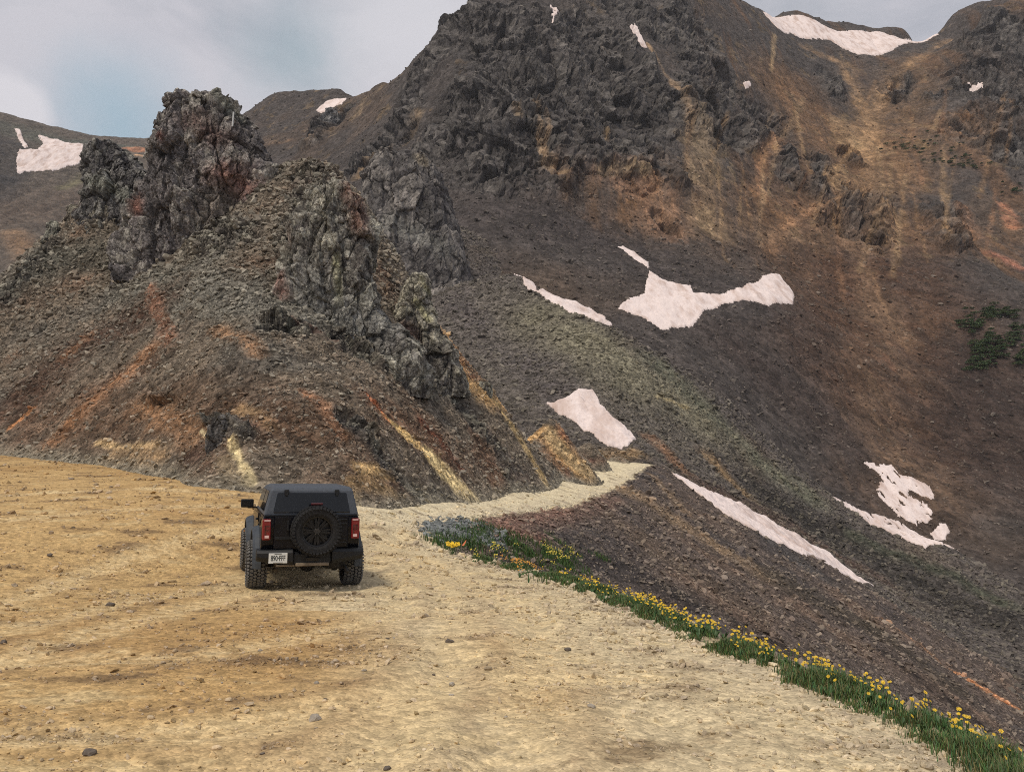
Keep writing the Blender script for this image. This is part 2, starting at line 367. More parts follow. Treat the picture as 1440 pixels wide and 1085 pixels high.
T_HILL = TPS(hc, 0.004, 15.0)
def H_hill(x, y): return T_HILL(x, y)
HILL_ROCK = [(0, 46, [(535, 485), (600, 530), (650, 575), (700, 640), (735, 690)], .6), (0, 60, [(60, 335), (140, 300), (230, 300), (330, 335)], .6), (0, 30, [(300, 590), (340, 612)], .6),
             (0, 34, [(490, 590), (560, 660), (610, 700)], .6), (0, 60, [(400, 460), (520, 500), (600, 545)], .6), (0, 46, [(5, 420), (70, 345)], .7), (0, 26, [(205, 555), (250, 575)], .8), (0, 70, [(440, 240), (430, 300), (450, 400)], .6)]
HILL_ROCK = strokes_world(H_hill, HILL_ROCK, 22, 95)
def H_hill_full(x, y, ret=False):
    x = np.ravel(x).astype(float); y = np.ravel(y).astype(float); z = T_HILL(x, y); p = np.stack([x, y, z], 1)
    rock = stroke_mask(p, HILL_ROCK, 0.25, 0.35)
    n = 0.28 * fbm(p, 0.22, 3) + 0.12 * fbm(p, 0.9, 4, 0.6)
    pw = p + 0.5 * np.stack([fbm(p, 0.7, 2, .5, 3), fbm(p, 0.7, 2, .5, 9), fbm(p, .7, 2, .5, 21)], 1)
    f1, f2, rid, tl = cells(pw, 0.75); g1, g2, rid2, tl2 = cells(pw, 2.1)
    rk = 0.75 * (ridged(p, 0.22, 5) - 0.9) + 0.75 * tl + 0.5 * (rid - 0.5) - 0.25 * np.exp(-((f2 - f1) / 0.06) ** 2) + 0.28 * tl2 + 0.18 * (rid2 - 0.5)
    sm = 0.10 * tl2 + 0.10 * (rid2 - .5)
    up = z - H_near(x, y); tp = sstep(0.0, 2.5, up)
    h = z - .35 * (1 - tp) + (.15 + .85 * tp) * (n + rock * rk + (1 - rock) * sm)
    return (h, z, rock, rid, rid2) if ret else h

# --- the green spur and the mountain behind it
rc = [P(640, 560, 100), P(760, 600, 90), P(890, 632, 85), P(945, 667, 82), P(1085, 745, 85), P(1225, 818, 87), P(1330, 900, 80), P(1440, 960, 72), P(1560, 1010, 66),
      P(725, 386, 140), P(790, 422, 130), P(860, 458, 120), P(930, 505, 120), P(1000, 545, 123), P(1050, 595, 124), P(1100, 642, 122), P(1170, 700, 118), P(1240, 743, 114), P(1350, 783, 108), P(1440, 835, 100), P(1560, 900, 92),
      P(820, 520, 103), P(930, 590, 101), P(1040, 670, 102), P(1150, 740, 102), P(1330, 830, 95), P(700, 480, 118), P(620, 420, 150), P(560, 430, 150), P(640, 330, 180), P(500, 420, 160), P(430, 420, 165)]
for a, b, d in [(725, 386, 140), (790, 422, 130), (860, 458, 120), (1000, 545, 123), (1100, 642, 122), (1240, 743, 114), (1350, 783, 108), (1440, 835, 100), (1560, 900, 92)]:
    q = P(a, b, d); rc.append((q[0] + 8, q[1] + 22, q[2] - 11))
T_RIDGE = TPS(rc, 0.01, 30.0)
mc = [P(640, 400, 168), P(720, 420, 168), P(860, 470, 158), P(1000, 548, 146), P(1100, 645, 143), P(1240, 748, 133), P(1440, 850, 118), P(1700, 930, 105), P(500, 420, 180), P(400, 420, 190),
      P(900, 440, 172), P(1080, 420, 195), P(1250, 600, 175), P(1400, 700, 150), P(1250, 450, 225), P(1430, 480, 215), P(1600, 600, 190),
      P(700, 330, 195), P(800, 330, 208), P(900, 330, 222), P(1100, 330, 258), P(1300, 330, 276), P(1440, 330, 280), P(1650, 330, 285),
      P(740, 170, 243), P(830, 170, 258), P(900, 170, 272), P(1000, 170, 300), P(1100, 170, 352), P(1200, 170, 385), P(1300, 170, 372), P(1400, 170, 350), P(1650, 170, 360),
      P(720, 20, 310), P(800, 10, 325), P(900, 0, 350), P(1000, 0, 395), P(1050, 5, 440), P(900, -80, 410), P(760, -60, 370),
      P(655, 8, 335), P(622, 48, 338), P(578, 101, 350), P(540, 110, 380), P(480, 124, 410), P(430, 126, 425), P(400, 129, 430), P(342, 164, 425), P(250, 250, 420), P(150, 360, 420),
      P(640, 150, 275), P(640, 250, 225), P(560, 200, 285), P(560, 290, 228), P(480, 200, 320), P(450, 260, 270), P(400, 200, 350), P(340, 300, 300),
      P(1060, 12, 470), P(1100, 16, 498), P(1180, 31, 518), P(1280, 43, 520), P(1340, 35, 490), P(1370, 22, 465), P(1400, 8, 440), P(1440, 8, 430), P(1600, -30, 440), P(1200, 85, 448), P(1120, 60, 450), P(1300, 80, 440), P(1380, 80, 410),
      P(1230, 39, 520), P(1140, 26, 508), P(1180, 40, 492), P(1280, 58, 488), P(1340, 48, 470), P(480, 142, 388), P(430, 143, 400), P(520, 132, 376), P(400, 143, 407), P(560, 118, 355), P(1230, 62, 580), P(1280, 70, 580), P(1340, 66, 560), P(1180, 52, 580), P(1320, 62, 530), P(1260, 55, 545)]
for a, b, d in [(655, 8, 335), (578, 101, 350), (480, 124, 410), (400, 129, 430), (1060, 12, 470), (1180, 31, 518), (1280, 43, 520), (1400, 8, 440), (900, -80, 410), (760, -60, 370), (1600, -30, 440)]:
    q = P(a, b, d); mc.append((q[0], q[1] + 70, q[2] - 45)); mc.append((q[0], q[1] + 22, q[2] - 8))
T_MOUNT = TPS(mc, 0.004, 80.0)
def H_ridge(x, y): return T_RIDGE(x, y)
def H_mount(x, y): return T_MOUNT(x, y)
def H_back(x, y): return np.maximum(T_RIDGE(x, y), T_MOUNT(x, y))
MOUNT_ROCK = [(0, 60, [(668, 12), (628, 55), (590, 110)], .5), (0, 130, [(760, 60), (820, 150)], .5), (0, 90, [(900, 20), (960, 60)], .5), (0, 90, [(700, 120), (650, 200)], .6), (0, 150, [(690, 30), (740, 110), (720, 210)], .5), (0, 150, [(800, 30), (860, 120), (880, 220)], .5), (0, 110, [(960, 20), (1000, 90), (990, 170)], .5), (0, 60, [(580, 120), (560, 190), (500, 240)], .6),
              (0, 80, [(640, 130), (600, 230)], .5), (0, 36, [(1165, 100), (1170, 130)], .5), (0, 34, [(1268, 108), (1262, 140)], .5), (0, 60, [(1050, 150), (1100, 170), (1030, 190)], .5), (0, 120, [(1400, 40), (1400, 110), (1440, 200)], .5), (0, 26, [(1330, 130), (1310, 140)], .5),
              (0, 50, [(1100, 210), (1110, 250)], .6), (0, 40, [(1150, 220), (1150, 270)], .6), (0, 80, [(1215, 270), (1200, 320)], .6), (0, 60, [(1330, 300), (1340, 340)], .6), (0, 30, [(930, 300), (945, 320)], .6), (0, 34, [(455, 165), (490, 150), (440, 200)], .6), (0, 26, [(1010, 130), (1020, 200)], .6), (0, 26, [(1190, 215), (1200, 230)], .6), (0, 60, [(880, 60), (920, 140)], .6)]
MOUNT_ROCK = strokes_world(H_mount, MOUNT_ROCK, 120, 620)
def H_ridge_full(x, y):
    x = np.ravel(x).astype(float); y = np.ravel(y).astype(float); z = T_RIDGE(x, y); p = np.stack([x, y, z], 1)
    return z + 0.7 * fbm(p, 0.07, 3) + 0.35 * fbm(p, 0.3, 4, 0.6)
def H_mount_full(x, y, ret=False):
    x = np.ravel(x).astype(float); y = np.ravel(y).astype(float); z = T_MOUNT(x, y); p = np.stack([x, y, z], 1)
    rock = stroke_mask(p, MOUNT_ROCK, 0.03, 0.5)
    ps = p * np.array([1.0, 0.72, 0.72]); pw = ps + 1.1 * np.stack([fbm(p, 0.12, 2, .5, 3), fbm(p, 0.12, 2, .5, 9), fbm(p, .12, 2, .5, 21)], 1)
    f1, f2, rid, tl = cells(pw, 0.13); g1, g2, rid2, tl2 = cells(pw, 0.42)
    rk = 10.0 * (ridged(ps, 0.028, 4, 0.48) - 0.85) + 5.5 * tl + 3.0 * (rid - .5) - 1.8 * np.exp(-((f2 - f1) / 0.05) ** 2) + 2.4 * tl2 + 1.2 * (rid2 - .5)
    gl = 1.6 * fbm(p, 0.03, 3) - 1.2 * (1 - np.abs(pnoise(p * np.array([0.06, 0.012, 0.012])))) ** 3
    far = sstep(150, 250, y)
    sm = 0.5 * fbm(p, 0.15, 4, 0.6)
    h = z + far * gl + rock * rk + sm
    return (h, z, rock, rid, rid2) if ret else h
fc = [P(0, 158, 700), P(80, 186, 720), P(140, 200, 740), P(220, 203, 760), P(330, 205, 780), P(0, 250, 590), P(130, 240, 640), P(0, 400, 440), P(130, 340, 500), P(220, 260, 640), P(-200, 120, 700), P(-200, 400, 440), P(-400, 80, 700), P(-400, 400, 430), P(330, 300, 560), P(0, 520, 380), P(250, 450, 440), P(-300, 520, 370)]
for a, b, d in [(0, 158, 700), (140, 200, 740), (330, 205, 780), (-200, 120, 700), (-400, 80, 700)]:
    q = P(a, b, d); fc.append((q[0], q[1] + 90, q[2] - 40))
T_FAR = TPS(fc, 0.004, 120.0)
def H_far_full(x, y):
    x = np.ravel(x).astype(float); y = np.ravel(y).astype(float); z = T_FAR(x, y); p = np.stack([x, y, z], 1)
    return z + 3.0 * fbm(p, 0.02, 4) - 4 * (1 - np.abs(pnoise(p * np.array([0.05, 0.004, 0.004])))) ** 3 * (1 - sstep(560, 650, y)) + 0.9 * fbm(p, 0.12, 4, .6)

# ================================================================== BUILD TERRAIN MESHES
def structure(o, label=None): return tag(o, label, None, None, 'structure')
def mixn(a, b, k): return a * (1 - k[:, None]) + b * k[:, None]

def displace(base, h, nr, nc):
    """push a terrain sheet out along its own normal, so steep rock is broken sideways too."""
    g = base.reshape(nr, nc, 3); n = np.cross(np.gradient(g, axis=1), np.gradient(g, axis=0)).reshape(-1, 3)
    n *= np.sign(n[:, 2:3]); n /= np.linalg.norm(n, axis=1)[:, None] + 1e-9
    return base + n * ((h - base[:, 2]) * n[:, 2])[:, None]
# ground + fill slope share one fine sheet, cut at the lip
x, y, nr, nc = polar(-44, 44, 900, 1.6, 112, 900)
z, sd, ins = near_base(x, y); zz = z + noise_near(x, y, z, sd, ins)
v = np.stack([x, y, zz], 1); p0 = np.stack([x, y, np.zeros_like(x)], 1)
n1 = fbm(p0, 0.16, 4, .55, 5); n2 = fbm(p0 * np.array([1, 1.6, 1]), 0.8, 5, .6, 9); n3 = fbm(p0 * np.array([1, 1.3, 1]), 4.0, 5, .7, 2)
# how far to the well-driven pale track
dtrack = np.minimum(seg_dist(p0[:, :2], RUTS[0])[0], seg_dist(p0[:, :2], RUTS[1])[0])
edged = seg_dist(p0[:, :2], EDGE[:, :2])[0]
pale = np.maximum(1 - sstep(1.0, 3.6, dtrack + 0.9 * n1 + 1.2 * (y < 12)), 1 - sstep(2.0, 4.4, edged + .9 * n1 + .3 * n2))
colA = np.broadcast_to(C(202, 167, 108, 1.08, .90), v.shape).copy(); colA = mixn(colA, C(212, 192, 150, 1.06, .88), pale); colA = mixn(colA, C(222, 207, 170, .96, .88), pale * sstep(20, 30, y))
colA = mixn(colA, C(184, 144, 84, 1.14, .88), sstep(-.1, .9, n1) * (1 - pale) * 0.8)
colA = mixn(colA, C(133, 103, 70, 1.14, .90), sstep(0.0, 1.1, n2 + .3 * n3) * (.68 - .38 * pale))
colA = mixn(colA, C(110, 90, 66, 1.14, .90), sstep(0.35, 1.0, n2 + 0.6 * n3) * 0.5)
colA = mixn(colA, C(214, 192, 142, 1.14, .90), sstep(0.3, 1.0, -n2 + 0.25 * n3) * 0.55)
colA *= (1 + 0.20 * n3)[:, None]
for r in RUTS[2:]:
    d, _ = seg_dist(p0[:, :2] + .25 * n2[:, None], r); colA = mixn(colA, C(218, 192, 140, 1.0, .88), 0.8 * np.exp(-((d - .1) / .24) ** 2) * (.6 + .6 * n3).clip(0, 1)); colA = mixn(colA, C(146, 112, 76, 1.1, .9), .16 * np.exp(-((d - .5) / .12) ** 2))
roadside = (sstep(-1.2, -0.2, -seg_dist(p0[:, :2], EDGE[:, :2])[0]) * ins)
colA = mixn(colA, C(150, 138, 116), roadside * (0.30 + .3 * n2).clip(0, 1))
B_ST = [(C(104, 80, 68, .66), 60, [(640, 740), (760, 725), (860, 700)], .6), (C(118, 88, 74, .66), 26, [(650, 738), (740, 730), (800, 715)], .6), (C(122, 100, 74, .66), 60, [(880, 690), (960, 740), (1060, 800)], .8), (C(86, 72, 60, .66), 80, [(900, 760), (1040, 850)], .7),
        (C(50, 45, 43, .66), 70, [(800, 770), (1000, 860), (1250, 990)], .7), (C(66, 58, 48, .66), 80, [(1100, 820), (1250, 900), (1330, 960)], .8), (C(150, 105, 62, .66), 7, [(1240, 870), (1290, 905), (1345, 950)], .6), (C(185, 122, 68, .66), 22, [(1350, 952), (1390, 975), (1450, 1008)], .35), (C(48, 40, 36, .66), 50, [(1260, 930), (1400, 1040)], .7),
        (C(70, 66, 64, .66), 40, [(1080, 760), (1180, 830)], .7), (C(112, 92, 70, .66), 20, [(915, 668), (960, 720)], .7), (C(118, 122, 122, .66), 34, [(600, 742), (650, 748), (690, 768)], .5), (C(120, 84, 70, .66), 26, [(700, 745), (760, 760)], .7)]
B_W = strokes_world(H_near, B_ST, 24, 108)
bn = fbm(p0, 0.12, 4, .55, 40); bn2 = fbm(v, 0.9, 4, .6, 12)
colB = np.broadcast_to(C(80, 69, 62), v.shape).copy(); colB = mixn(colB, C(66, 60, 58), sstep(0, .8, bn)); colB = mixn(colB, C(98, 78, 62), sstep(0.1, .8, -bn) * .7)
colB = paint(colB, v, B_W, 0.12, 0.35); colB *= .90 * (1 + 0.24 * bn2)[:, None]
colB = mixn(colB, colA, 1 - sstep(0.0, 0.5, sd + .2 * n2))
fall_in = ins
NEAR_V, NEAR_N, NEAR_INS, NEAR_SD = v, (nr, nc), ins, sd
f = grid_faces(nr, nc); keep = fall_in[f].all(1)
vg, fg, cg = compact(v, f[keep], colA); ground = structure(np_mesh('ground', vg, fg, M_DIRT, cg, True), 'yellow brown packed dirt pullout with pale mountain road')
vb, fb, cb = compact(v, f[~keep], colB); scree = structure(np_mesh('scree_slope', vb, fb, M_SCREE, cb, True), 'dark scree fill slope falling away below the dirt road')

# hill
x, y, nr, nc = polar(-46, 12, 620, 23, 98, 620)
h, zb, rock, rid, rid2 = H_hill_full(x, y, True); ps = np.stack([x, y, zb], 1); v = displace(ps, h, nr, nc)
A_ST = [(C(100, 98, 88, 0.66, .80), 130, [(200, 400), (300, 420), (420, 420)], .8), (C(112, 108, 98, 0.66, .80), 70, [(270, 410), (400, 440)], .8), (C(84, 82, 72, 0.66, .80), 80, [(20, 400), (120, 360), (230, 350)], .8), (C(82, 60, 46, 0.66, .80), 120, [(30, 560), (120, 480), (200, 440)], .8), (C(98, 74, 54, 0.66, .80), 110, [(120, 600), (260, 560), (420, 600)], .8),
        (C(150, 104, 64, .74, .80), 48, [(200, 500), (150, 548), (85, 608)], .8), (C(138, 98, 66, .74, .80), 22, [(125, 470), (95, 500)], .8), (C(185, 122, 62, 0.56, .80), 10, [(44, 572), (10, 598)], .5), (C(138, 96, 70, 0.66, .80), 18, [(212, 405), (222, 440), (240, 478)], .8), (C(150, 112, 76, 0.66, .80), 22, [(300, 465), (350, 480), (362, 498)], .9),
        (C(142, 104, 68, 0.66, .80), 46, [(195, 568), (250, 590), (270, 615)], .8), (C(186, 156, 104, 0.56, .80), 10, [(132, 618), (165, 626), (220, 624)], .8), (C(150, 120, 80, 0.66, .80), 36, [(150, 640), (220, 640)], .8), (C(160, 126, 80, 0.66, .80), 22, [(335, 570), (375, 600)], .9), (C(148, 104, 70, 0.66, .80), 18, [(428, 552), (455, 580), (480, 612)], .7), (C(92, 66, 52, 0.66, .80), 60, [(270, 640), (350, 600)], .8),
        (C(205, 188, 140, 0.56, .80), 6, [(284, 607), (300, 622)], .5), (C(200, 180, 126, 0.56, .80), 17, [(324, 622), (338, 645), (352, 670)], .5), (C(140, 122, 92, 0.66, .80), 26, [(310, 640), (330, 665)], .8), (C(58, 56, 56, 0.66, .80), 22, [(298, 590), (345, 612)], .6),
        (C(178, 148, 92, 0.56, .80), 22, [(478, 690), (500, 690)], .7), (C(176, 142, 84, 0.56, .80), 24, [(510, 655), (555, 662)], .7), (C(150, 120, 76, 0.66, .80), 24, [(500, 672), (560, 690)], .9), (C(70, 68, 68, 0.66, .80), 34, [(490, 595), (545, 650), (600, 700)], .6),
        (C(198, 162, 90, 0.56, .80), 20, [(540, 585), (565, 608)], .5), (C(200, 166, 96, 0.56, .80), 34, [(565, 608), (610, 645)], .45), (C(205, 180, 118, 0.56, .80), 42, [(610, 645), (640, 675), (675, 704)], .45), (C(178, 98, 48, 0.56, .80), 16, [(520, 558), (542, 588)], .6), (C(110, 66, 46, 0.66, .80), 14, [(590, 595), (650, 660)], .8),
        (C(120, 74, 54, 0.66, .80), 12, [(400, 445), (440, 470), (500, 495)], .8), (C(82, 76, 70, 0.66, .80), 60, [(540, 490), (640, 565), (750, 680)], .8), (C(156, 112, 68, .66, .80), 52, [(640, 500), (715, 570), (790, 645)], .8), (C(186, 146, 86, .60, .85), 44, [(612, 492), (680, 554), (750, 610), (820, 662)], .7), (C(120, 76, 54, .66, .8), 10, [(660, 530), (740, 610), (800, 665)], .8), (C(188, 152, 98, 0.56, .80), 14, [(618, 476), (660, 505), (700, 535)], .6), (C(176, 122, 74, 0.56, .80), 18, [(650, 500), (720, 552), (790, 610)], .7),
        (C(184, 154, 94, 0.66, .80), 22, [(690, 555), (722, 602), (750, 645), (775, 682)], .55), (C(184, 156, 106, 0.74, .80), 22, [(740, 568), (775, 615), (812, 652), (832, 662)], .5), (C(170, 140, 84, 0.56, .80), 7, [(700, 545), (740, 580)], .7), (C(104, 80, 62, 0.66, .80), 16, [(800, 620), (850, 645)], .7), (C(96, 58, 46, 0.66, .80), 10, [(790, 610), (835, 645)], .8)]
A_W = strokes_world(H_hill, A_ST, 22, 95)
n1 = fbm(ps, 0.13, 4, .55, 4); n2 = fbm(ps, 0.8, 4, .6, 14)
col = np.broadcast_to(C(104, 92, 77), v.shape).copy(); col = mixn(col, C(104, 74, 52), sstep(0.0, .8, n1) * .8); col = mixn(col, C(88, 84, 77), sstep(0.1, .8, -n1) * .8)
col = paint(col, ps, A_W, 0.3, 0.42)
rc_ = np.stack([np.interp(rid2, [0, .5, 1], [a, b, c]) for a, b, c in zip(C(56, 54, 52), C(84, 80, 73), C(118, 116, 102))], 1)
keepc = sstep(0.22, 0.4, col.max(1))
col = mixn(col, rc_, rock * 0.75 * (1 - keepc)); col *= .80 * (1 + 0.32 * n2)[:, None]  # base colour dimmed: shade between the stones is put into it
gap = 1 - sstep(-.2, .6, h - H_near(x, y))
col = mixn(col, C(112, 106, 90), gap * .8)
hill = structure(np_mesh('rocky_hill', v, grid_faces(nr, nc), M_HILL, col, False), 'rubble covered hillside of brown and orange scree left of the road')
HILL_V, HILL_N, HILL_C = v, (nr, nc), col

# green spur
x, y, nr, nc = polar(-15, 46, 560, 66, 215, 420)
h = H_ridge_full(x, y); v = np.stack([x, y, h], 1); ps = np.stack([x, y, T_RIDGE(x, y)], 1)
C_ST = [(C(84, 78, 70), 160, [(680, 430), (800, 540), (900, 600)], .8), (C(94, 89, 72), 130, [(760, 450), (880, 530), (980, 590)], .8), (C(102, 97, 78), 80, [(800, 470), (900, 530), (980, 580)], .8), (C(84, 84, 68), 60, [(930, 520), (1060, 640), (1130, 690)], .8), (C(74, 68, 66), 60, [(640, 420), (720, 500), (800, 570)], .8),
        (C(116, 84, 58), 34, [(915, 620), (960, 660)], .8), (C(110, 88, 58), 40, [(1000, 650), (1040, 690)], .9), (C(44, 41, 38), 100, [(1080, 700), (1220, 770), (1400, 870)], .8), (C(72, 56, 48), 40, [(980, 680), (1120, 740), (1240, 810)], .8), (C(60, 62, 50), 30, [(1200, 750), (1340, 810), (1440, 860)], .8), (C(132, 118, 80), 12, [(925, 560), (965, 572)], .8), (C(54, 44, 36), 70, [(1300, 900), (1440, 960)], .8), (C(122, 98, 66), 30, [(850, 640), (900, 640)], .8)]
C_W = strokes_world(H_ridge, C_ST, 62, 200)
n1 = fbm(ps, 0.05, 4, .55, 4); n2 = fbm(ps, 0.5, 4, .6, 14)
col = np.broadcast_to(C(72, 66, 62), v.shape).copy(); col = mixn(col, C(84, 72, 60), sstep(0, .8, n1) * .7)
col = paint(col, ps, C_W, 0.06, 0.3); col *= .88 * (1 + 0.22 * n2)[:, None]
RIDGE_V, RIDGE_N, RIDGE_C = v, (nr, nc), col
ridge = structure(np_mesh('scree_ridge', v, grid_faces(nr, nc), M_RIDGE, col, True), 'olive and grey scree spur running down below the mountain')

# mountain
x, y, nr, nc = polar(-26, 42, 900, 112, 600, 1000)
h, zb, rock, rid, rid2 = H_mount_full(x, y, True); ps = np.stack([x, y, zb], 1); v = displace(ps, h, nr, nc)
D_ST = [(C(64, 57, 55, .64, .76), 160, [(700, 300), (850, 330), (1000, 400)], .8), (C(80, 58, 44, .70, .9), 240, [(1150, 250), (1250, 420), (1300, 600)], .9), (C(62, 52, 48, .64, .76), 120, [(1020, 480), (1150, 580), (1250, 700)], .8), (C(54, 43, 38, .64, .76), 150, [(1400, 500), (1400, 640)], .8), (C(96, 72, 50, .64, .76), 130, [(1110, 110), (1160, 190), (1190, 290)], .9), (C(100, 76, 52, .64, .76), 90, [(1300, 80), (1250, 180), (1240, 260)], .9),
        (C(128, 102, 70, .42, .78), 9, [(912, 62), (935, 100), (960, 140), (966, 200)], .8), (C(104, 84, 62, .42, .78), 22, [(960, 140), (972, 220), (975, 330)], .9), (C(126, 102, 72, .42, .78), 8, [(748, 140), (764, 200), (775, 240)], .8), (C(120, 96, 68, .42, .78), 7, [(768, 165), (770, 220), (795, 245)], .8), (C(116, 84, 60, .42, .78), 60, [(860, 250), (930, 270), (945, 320)], .9), (C(132, 112, 80, .42, .78), 18, [(845, 240), (905, 246)], .9), (C(132, 96, 62, .42, .78), 26, [(925, 255), (940, 300)], .9),
        (C(150, 122, 78, .42, .78), 7, [(1090, 48), (1084, 100)], .8), (C(128, 98, 62, .42, .78), 24, [(1130, 66), (1190, 90), (1215, 160), (1225, 230)], .9), (C(136, 104, 66, .42, .78), 22, [(1330, 60), (1280, 90), (1240, 130), (1215, 220), (1228, 300), (1255, 340)], .9), (C(142, 110, 66, .42, .78), 11, [(1212, 200), (1172, 240), (1176, 320)], .9), (C(126, 88, 52, .42, .78), 18, [(1100, 180), (1072, 220), (1068, 270)], .9), (C(126, 90, 56, .42, .78), 20, [(1150, 290), (1100, 320), (1090, 350)], .9),
        (C(112, 92, 64, .42, .78), 46, [(1000, 190), (995, 260), (1005, 320)], .9), (C(110, 92, 66, .42, .78), 24, [(980, 150), (978, 250)], .9), (C(104, 80, 56, .42, .78), 50, [(1050, 320), (1180, 335), (1250, 350)], .9), (C(104, 78, 54, .42, .78), 40, [(1205, 340), (1238, 420), (1258, 470)], .9), (C(122, 90, 58, .42, .78), 5, [(1228, 388), (1250, 440), (1278, 490)], .8), (C(116, 76, 54, .42, .78), 9, [(1245, 500), (1256, 520)], .8), (C(158, 96, 56, .42, .78), 16, [(1412, 285), (1428, 318)], .8), (C(150, 88, 60, .42, .78), 22, [(1395, 355), (1440, 372)], .9), (C(120, 84, 56, .42, .78), 16, [(1350, 290), (1375, 330)], .9),
        (C(84, 64, 46, .42, .78), 110, [(1250, 440), (1240, 560), (1260, 690)], .9), (C(96, 74, 54, .42, .78), 8, [(380, 200), (440, 190), (490, 150)], .9), (C(104, 86, 62, .42, .78), 14, [(540, 120), (500, 160)], .9), (C(104, 84, 58, .42, .78), 14, [(590, 160), (540, 220), (500, 250)], .9), (C(96, 76, 54, .42, .78), 20, [(430, 210), (470, 180)], .9), (C(118, 94, 62, .42, .78), 30, [(1180, 170), (1200, 200)], .9), (C(60, 50, 46, .42, .78), 26, [(1215, 85), (1213, 120)], .8),
        (C(108, 88, 62, .42, .78), 8, [(860, 170), (855, 190)], .9), (C(118, 96, 66, .42, .78), 10, [(724, 155), (728, 170)], .9)]
D_ST.insert(6, (C(104, 76, 50, .55, .85), 140, [(870, 275), (1000, 285), (1130, 300), (1260, 320), (1420, 345)], .9))
D_ST.insert(7, (C(112, 82, 54, .55, .85), 120, [(1110, 130), (1180, 200), (1250, 240), (1330, 180)], .9))
_r = random.Random(5)
for _ in range(36):                                  # fine stained gullies running straight down the wall
    sx_, sy_ = _r.uniform(960, 1430), _r.uniform(110, 270); dx_ = _r.uniform(-36, 24); ln_ = _r.uniform(50, 150)
    D_ST.append((C(*_r.choice(((138, 108, 70), (128, 96, 60), (146, 116, 78), (122, 86, 56))), .60, .78), _r.uniform(3.5, 9), [(sx_, sy_), (sx_ + dx_ * .4, sy_ + ln_ * .5), (sx_ + dx_, sy_ + ln_)], .9))
D_W = strokes_world(H_mount, D_ST, 115, 620)
n1 = fbm(ps, 0.015, 4, .55, 4); n2 = fbm(ps, 0.16, 5, .65, 14)
col = np.broadcast_to(C(66, 60, 57), v.shape).copy(); col = mixn(col, C(82, 66, 52), sstep(0.1, .8, n1) * .6)
rc_ = np.stack([np.interp(rid2 * .6 + rid * .4, [0, .5, 1], [a, b, c]) for a, b, c in zip(C(50, 47, 47), C(68, 64, 62), C(94, 89, 84))], 1)
col = mixn(col, rc_, rock * .9)
col = paint(col, ps, [s for s in D_W[:6]], 0.015, 0.4)
col = mixn(col, rc_, rock * .9)
fall = ps @ np.array([[1, 0, 0], [0, .12, 0], [0, 0, .12]]) + 6 * np.stack([fbm(ps, .012, 2, .5, 8), 0 * x, 0 * x], 1)
stk = .45 + .55 * sstep(-.30, .40, fbm(fall, .16, 4, .62, 12)); stk2 = .55 + .45 * sstep(-.3, .4, fbm(fall, .30, 3, .6, 44))
col = mixn(col, C(92, 68, 48, .66, .85), .75 * sstep(.0, .7, fbm(fall, .07, 4, .6, 90)) * sstep(200, 250, y) * sstep(40, 90, x) * (1 - .8 * rock))
col = paint(col, ps, [s for s in D_W[6:]], 0.035, 0.5, 0.0, stk * stk2)
sp = sstep(.55, .8, fbm(ps * np.array([1, .6, .6]), .12, 5, .7, 55)); col = mixn(col, C(112, 92, 62), sp * .45 * (1 - rock) * sstep(230, 280, y))
col *= .80 * (1 + 0.30 * n2)[:, None]
MOUNT_V, MOUNT_N, MOUNT_C, MOUNT_R = v, (nr, nc), col, rock
mount = structure(np_mesh('mountain', v, grid_faces(nr, nc), M_MOUNT, col, False), 'dark rocky mountain with rust streaked bowl filling the background')

# far hill
x, y, nr, nc = polar(-46, -14, 300, 330, 860, 340)
h = H_far_full(x, y); v = np.stack([x, y, h], 1); ps = np.stack([x, y, T_FAR(x, y)], 1)
E_ST = [(C(74, 62, 52), 140, [(0, 300), (120, 280)], .9), (C(64, 66, 58), 40, [(0, 175), (90, 200), (190, 210)], .8), (C(110, 84, 58), 40, [(20, 330), (60, 380)], .9), (C(84, 78, 56), 20, [(90, 260), (130, 240)], .8), (C(150, 96, 62), 20, [(182, 212), (214, 212), (240, 212)], .5), (C(176, 136, 96), 8, [(192, 220), (205, 220)], .6), (C(46, 43, 42), 44, [(-40, 185), (18, 205), (14, 240), (-20, 270)], .6)]
E_W = strokes_world(T_FAR, E_ST, 340, 820)
col = np.broadcast_to(C(72, 64, 56), v.shape).copy(); col = paint(col, ps, E_W, 0.012, 0.3); col *= (1 + 0.2 * fbm(ps, .08, 4, .6))[:, None]
far = structure(np_mesh('far_hill', v, grid_faces(nr, nc), M_FAR, col, True), 'distant brown hill with a broad snow bank below its crest')
# wide floor under everything, out to the horizon
bm = bmesh.new(); bmesh.ops.create_grid(bm, x_segments=20, y_segments=20, size=1200)
me = bpy.data.meshes.new('valley_floor'); bm.to_mesh(me); bm.free(); me.materials.append(simple('valley_floor', tuple(C(70, 62, 54)), 0.95, noise=(0.1, .3)))
vf = bpy.data.objects.new('valley_floor', me); COL.objects.link(vf); vf.location = (0, 0, -50); structure(vf)
